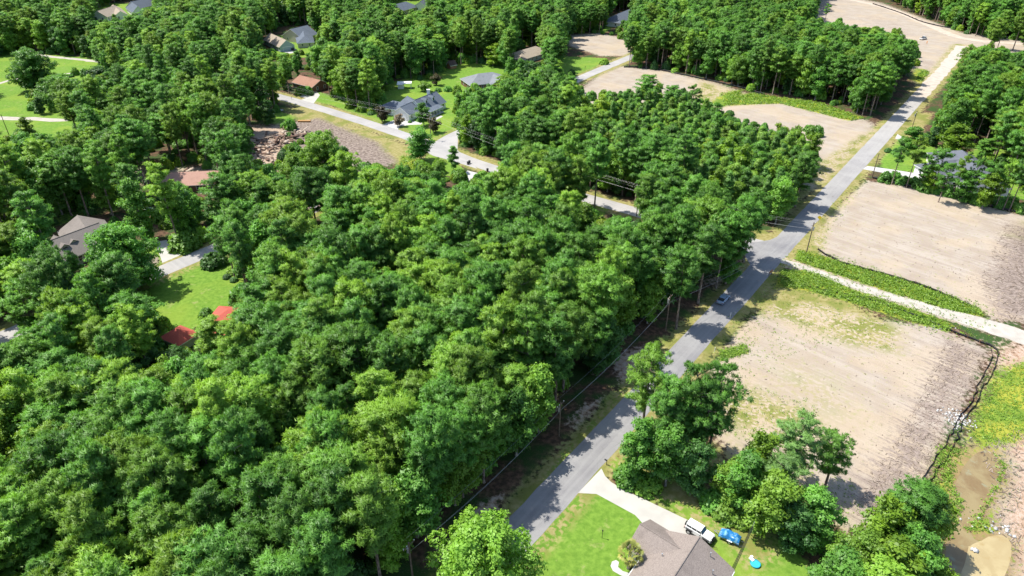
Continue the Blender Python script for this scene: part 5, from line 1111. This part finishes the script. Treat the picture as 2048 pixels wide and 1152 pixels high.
V, F, T = merge(parts); t = NT('demolition_rubble'); t.base(t.mix(t.step(t.attr('tint'), .3, .8), (.16, .10, .075), (.42, .34, .27))); t.rough(.85, .2); tag(link('demolition_debris', npmesh('demolition_debris', V, F, T), t.m), kind='stuff')
# small things on the far dirt
m = MB(); m.tube([(-2.2, 0, .3), (2.2, 0, .3)], .3, 12); o = m.build('concrete_pipe', trimM); o.location = P(1799, 71); o.rotation_euler = (0, 0, -.2); tag(o, 'white pipe lying on the far graded dirt left of the pickup', 'pipe')
m = MB(); m.box((0, 0, .45), (5.2, .8, .5)); m.box((0, 0, .1), (5.0, .6, .3)); o = m.build('timber_beam', simple('orange_timber', (.55, .30, .12)), None, bevel=.05); o.location = P(609, 244); tag(o, 'stack of orange timber on the bare brown plot', 'timber')
m = MB(); m.poly([(-1.6, -1, .9), (1.5, -1.2, .7), (1.7, 1.1, .9), (-1.4, 1.2, 1.1)]); o = m.build('blue_tarpaulin_cover', simple('cyan_tarp', (.25, .62, .66), .4, .4, .15)); o.modifiers.new('thick', 'SOLIDIFY').thickness = .6; o.location = P(1153, 566, 1); o.name = 'tarpaulin'; tag(o, 'cyan tarpaulin glimpsed between trees in the middle of the wood', 'tarpaulin')
OPEN.append([(1146, 572), (1150, 556), (1164, 558), (1162, 574)])
# ------------------------------------------------------------------ the woods
rows = woods()
def area(px, py):
    if px > 1500 and py < 100 and py < 10 + (px - 1700) * .28: return 'beyond the far graded dirt'
    if px > 1780 and py < 330: return 'right of the grey road, behind the slate roofed house'
    if px > 1080 and py < 240: return 'in the far wood between two sandy lots'
    if px > 880 and py < 432: return 'beyond the pale side road'
    if py < 110 and px > 640: return 'in the deep woods at the top'
    if px > 600 and py < 240: return 'around the back lawn of the dormered house'
    if py < 130: return 'in the dark wood at the top left'
    if px < 600 and py < 300: return 'between the left field and the side road'
    if px < 640 and py < 470: return 'left of the bare brown plot'
    if px < 520 and py < 700: return 'around the long lawn'
    if py < 470: return 'between the side road and the bare plot'
    if py < 620: return 'in the rear of the big wood'
    if py < 800: return 'in the middle of the big wood'
    if px < 500: return 'in the front left corner of the big wood'
    return 'in the front of the big wood'
LM = [((1446, 598), 'the silver-blue sedan'), ((1510, 500), 'the road junction'), ((1577, 410), 'the blue-green board sign'), ((1636, 442), 'the yellow diamond sign'), ((1331, 630), 'the utility pole in the shade'), ((1118, 845), 'the white capped pole'), ((827, 1120), 'the pole at the bottom edge'),
    ((1225, 415), 'the visible end of the side road'), ((1153, 565), 'the cyan tarpaulin'), ((1150, 516), 'the grey roof in the wood'), ((685, 468), 'the brown hipped roof'), ((352, 658), 'the red pavilion'), ((490, 620), 'the hidden red roof'), ((400, 600), 'the long lawn'), ((150, 470), 'the dormered brown house'), ((305, 428), 'the silver car in shade'), ((385, 345), 'the pinkish roof'), ((530, 290), 'the demolition debris'),
    ((820, 215), 'the white chimneyed house'), ((925, 350), 'the white driveway'), ((965, 155), 'the dark brick house'), ((903, 128), 'the barn-like shed'), ((808, 170), 'the white pergola'), ((620, 155), 'the brown roofed low house'), ((598, 66), 'the beige slate roofed house'), ((545, 85), 'the blue garage door'), ((210, 18), 'the house in the top left corner'), ((275, 5), 'the white gable at top left'), ((800, 8), 'the blue-grey roof at the top edge'), ((1240, 28), 'the slate roof behind trees'), ((1055, 100), 'the tan roof'), ((1230, 90), 'the far small sandy patch'),
    ((1925, 320), 'the slate roofed house'), ((1822, 240), 'the street light pole'), ((1846, 79), 'the white pickup'), ((1930, 90), 'the end of the grey road'), ((1700, 250), 'the middle sandy lot'), ((1350, 160), 'the far sandy lot'), ((140, 240), 'the lower field path'), ((100, 120), 'the upper field path'), ((20, 670), 'the lower left road end'), ((0, 1152), 'the bottom left corner of the photo'), ((0, 850), 'the left edge, three quarters down'), ((0, 330), 'the left edge, a third down'), ((2048, 60), 'the top right edge'), ((2048, 200), 'the right edge, upper part'), ((400, 1152), 'the bottom edge, a fifth across'), ((640, 1152), 'the bottom edge, a third across'), ((1500, 0), 'the top edge, right of centre'), ((960, 1060), 'the wide round tree')]
ORD = ['nearest %s to %s', 'second nearest %s to %s', 'third nearest %s to %s', 'fourth nearest %s to %s', 'fifth nearest %s to %s', 'sixth nearest %s to %s', 'seventh nearest %s to %s']
WORD = {'pine': 'tall green pine', 'young': 'slim young pine', 'broad': 'leafy broadleaf tree', 'bright': 'yellow-green leafy tree', 'dark': 'dark bushy tree'}
SIZE = [(1.04, 'large '), (.9, ''), (0, 'smaller ')]
lim = {'pine': 268, 'young': 200, 'broad': 270}
info = []
for q in rows:
    px, py, z = Q(q[2], q[3], 0); tx, ty, tz = Q(q[2], q[3], 16)
    vis = -60 < tx < 2108 and -40 < (ty + py) / 2 < 1180
    info.append((tz + (0 if vis else 5000), q, px, py, vis))
uniq = {}
cxy = np.array([Q(q[2], q[3], 16 if q[0] == 'pine' else 9)[:2] for _, q, *_r in info]); kk = np.array([q[0] for _, q, *_r in info]); vv = np.array([a_[4] for a_ in info])
for k_ in set(kk):
    ids = np.nonzero((kk == k_) & vv)[0]; cand = []
    for li, (lp, ln) in enumerate(LM):
        d = np.hypot(cxy[ids, 0] - lp[0], cxy[ids, 1] - lp[1]); order = np.argsort(d)[:7]
        for rk, o_ in enumerate(order):
            if d[o_] < 420: cand.append((rk, d[o_], ids[o_], ORD[rk] % (WORD[k_], ln)))
    for rk, d_, i_, l_ in sorted(cand): uniq.setdefault(info[i_][1], l_)
info.sort(key=lambda a: a[0]); cnt = {}; stuff = []
for tz, q, px, py, vis in info:
    kind, j, x, y, s, szz, rz = q; fam = kind if kind in ('pine', 'young') else 'broad'
    if vis and cnt.get(fam, 0) < lim[fam]:
        cnt[fam] = cnt.get(fam, 0) + 1; sw = '' if kind == 'young' else next(w for lo, w in SIZE if s >= lo)
        ar = area(px, py) if kind != 'young' else 'in the dense young plantation left of the far sandy lots'
        glab = '%s%s %s' % (sw, WORD[kind], ar); lab = uniq.get(q, glab)
        put_tree(kind, int(j), x, y, s, rz, lab, '%s%s %s' % (sw, WORD[kind] + 's', ar), None, szz)
    else: stuff.append(q)
stuff += LOW
print('trees', cnt, 'stuff', len(stuff), 'lone', len(placed))
kinds = ['pine', 'young', 'broad', 'bright', 'dark']; vmap = []
for k in kinds: vmap += [(k, i) for i in range(len(PR[k]))]
pm = bpy.data.meshes.new('woodland'); n = len(stuff); pm.vertices.add(n)
pm.vertices.foreach_set('co', np.array([(q[2], q[3], 0) for q in stuff], dtype=np.float32).ravel())
a = pm.attributes.new('variant', 'INT', 'POINT'); a.data.foreach_set('value', np.array([vmap.index((q[0], int(q[1]) % len(PR[q[0]]))) for q in stuff], dtype=np.int32))
a = pm.attributes.new('turn', 'FLOAT_VECTOR', 'POINT'); a.data.foreach_set('vector', np.array([(0, 0, q[6]) for q in stuff], dtype=np.float32).ravel())
a = pm.attributes.new('size', 'FLOAT_VECTOR', 'POINT'); a.data.foreach_set('vector', np.array([(q[4], q[4], q[5]) for q in stuff], dtype=np.float32).ravel())
wood = bpy.data.objects.new('woodland', pm); COL.objects.link(wood); tag(wood, kind='stuff')
def gn_scatter(ob, sources):
    ng = bpy.data.node_groups.new('woodland_scatter', 'GeometryNodeTree'); ng.interface.new_socket('Geometry', in_out='INPUT', socket_type='NodeSocketGeometry'); ng.interface.new_socket('Geometry', in_out='OUTPUT', socket_type='NodeSocketGeometry')
    N, L = ng.nodes, ng.links; gi, go = N.new('NodeGroupInput'), N.new('NodeGroupOutput'); jn = N.new('GeometryNodeJoinGeometry')
    mp = N.new('GeometryNodeMeshToPoints'); L.new(gi.outputs[0], mp.inputs[0])
    def named(nm, ty): x = N.new('GeometryNodeInputNamedAttribute'); x.data_type = ty; x.inputs[0].default_value = nm; return x.outputs[0]
    va, tu, si = named('variant', 'INT'), named('turn', 'FLOAT_VECTOR'), named('size', 'FLOAT_VECTOR')
    for i, objs in enumerate(sources):
        eq = N.new('FunctionNodeCompare'); eq.data_type = 'INT'; eq.operation = 'EQUAL'; L.new(va, eq.inputs['A'] if 'A' in eq.inputs and eq.inputs['A'].type == 'INT' else eq.inputs[2]); eq.inputs[3].default_value = i
        for ob_ in objs:
            oi = N.new('GeometryNodeObjectInfo'); oi.transform_space = 'ORIGINAL'; oi.inputs[0].default_value = ob_; oi.inputs['As Instance'].default_value = False
            ip = N.new('GeometryNodeInstanceOnPoints'); L.new(mp.outputs[0], ip.inputs['Points']); L.new(eq.outputs[0], ip.inputs['Selection']); L.new(oi.outputs['Geometry'], ip.inputs['Instance']); L.new(tu, ip.inputs['Rotation']); L.new(si, ip.inputs['Scale']); L.new(ip.outputs[0], jn.inputs[0])
    L.new(jn.outputs[0], go.inputs[0]); md_ = ob.modifiers.new('scatter', 'NODES'); md_.node_group = ng
# every template is the crown or trunk of a tree that stands in the scene
def part_of(kind, i, nm):
    me = PR[kind][i][nm]
    for o in bpy.data.objects:
        if o.type == 'MESH' and o.data == me: return o
    return None
src = []
for k, i in vmap:
    ob = [part_of(k, i, 'crown'), part_of(k, i, 'trunk')]; src.append([o for o in ob if o])
gn_scatter(wood, src)
# undergrowth on the forest floor
r = np.random.default_rng(8); X = r.uniform(-330, 330, 26000); Y = r.uniform(55, 480, 26000)
px, py, _ = Q(X, Y, 0); ok = ((Y < 215) | (X < 10) | (r.uniform(0, 1, len(X)) < .3)) & (px > -60) & (px < 2110) & (py > 30) & (py < 1200)
for rd, w in ROADS: ok &= line_dist(rd, X, Y) > w + (10 if rd is MAIN else 3)
for hx, hy, hr in HOUSES: ok &= np.hypot(X - hx, Y - hy) > hr
for o in OPEN: ok &= ~in_poly(o, px, py)
ok &= ~((px < 680) & (py < 560) & (r.uniform(0, 1, len(X)) < .6))
X, Y = X[ok], Y[ok]; k = r.permutation(len(X))[:5200]; X, Y = X[k], Y[k]
um = bpy.data.meshes.new('undergrowth'); um.vertices.add(len(X)); um.vertices.foreach_set('co', np.stack([X, Y, X * 0], 1).astype(np.float32).ravel())
a = um.attributes.new('variant', 'INT', 'POINT'); a.data.foreach_set('value', r.integers(0, 4, len(X)).astype(np.int32))
a = um.attributes.new('turn', 'FLOAT_VECTOR', 'POINT'); a.data.foreach_set('vector', np.stack([X * 0, X * 0, r.uniform(0, 6.28, len(X))], 1).astype(np.float32).ravel())
ss = r.uniform(.6, 1.6, len(X)); a = um.attributes.new('size', 'FLOAT_VECTOR', 'POINT'); a.data.foreach_set('vector', np.stack([ss, ss, ss * r.uniform(.8, 2.0, len(X))], 1).astype(np.float32).ravel())
und = bpy.data.objects.new('undergrowth', um); COL.objects.link(und); tag(und, kind='stuff')
def bush_obj(k):
    for o in bpy.data.objects:
        if o.type == 'MESH' and o.data == BUSH[k]: return o
gn_scatter(und, [[b] for b in map(bush_obj, ('green', 'dark', 'bright', 'green')) if b])
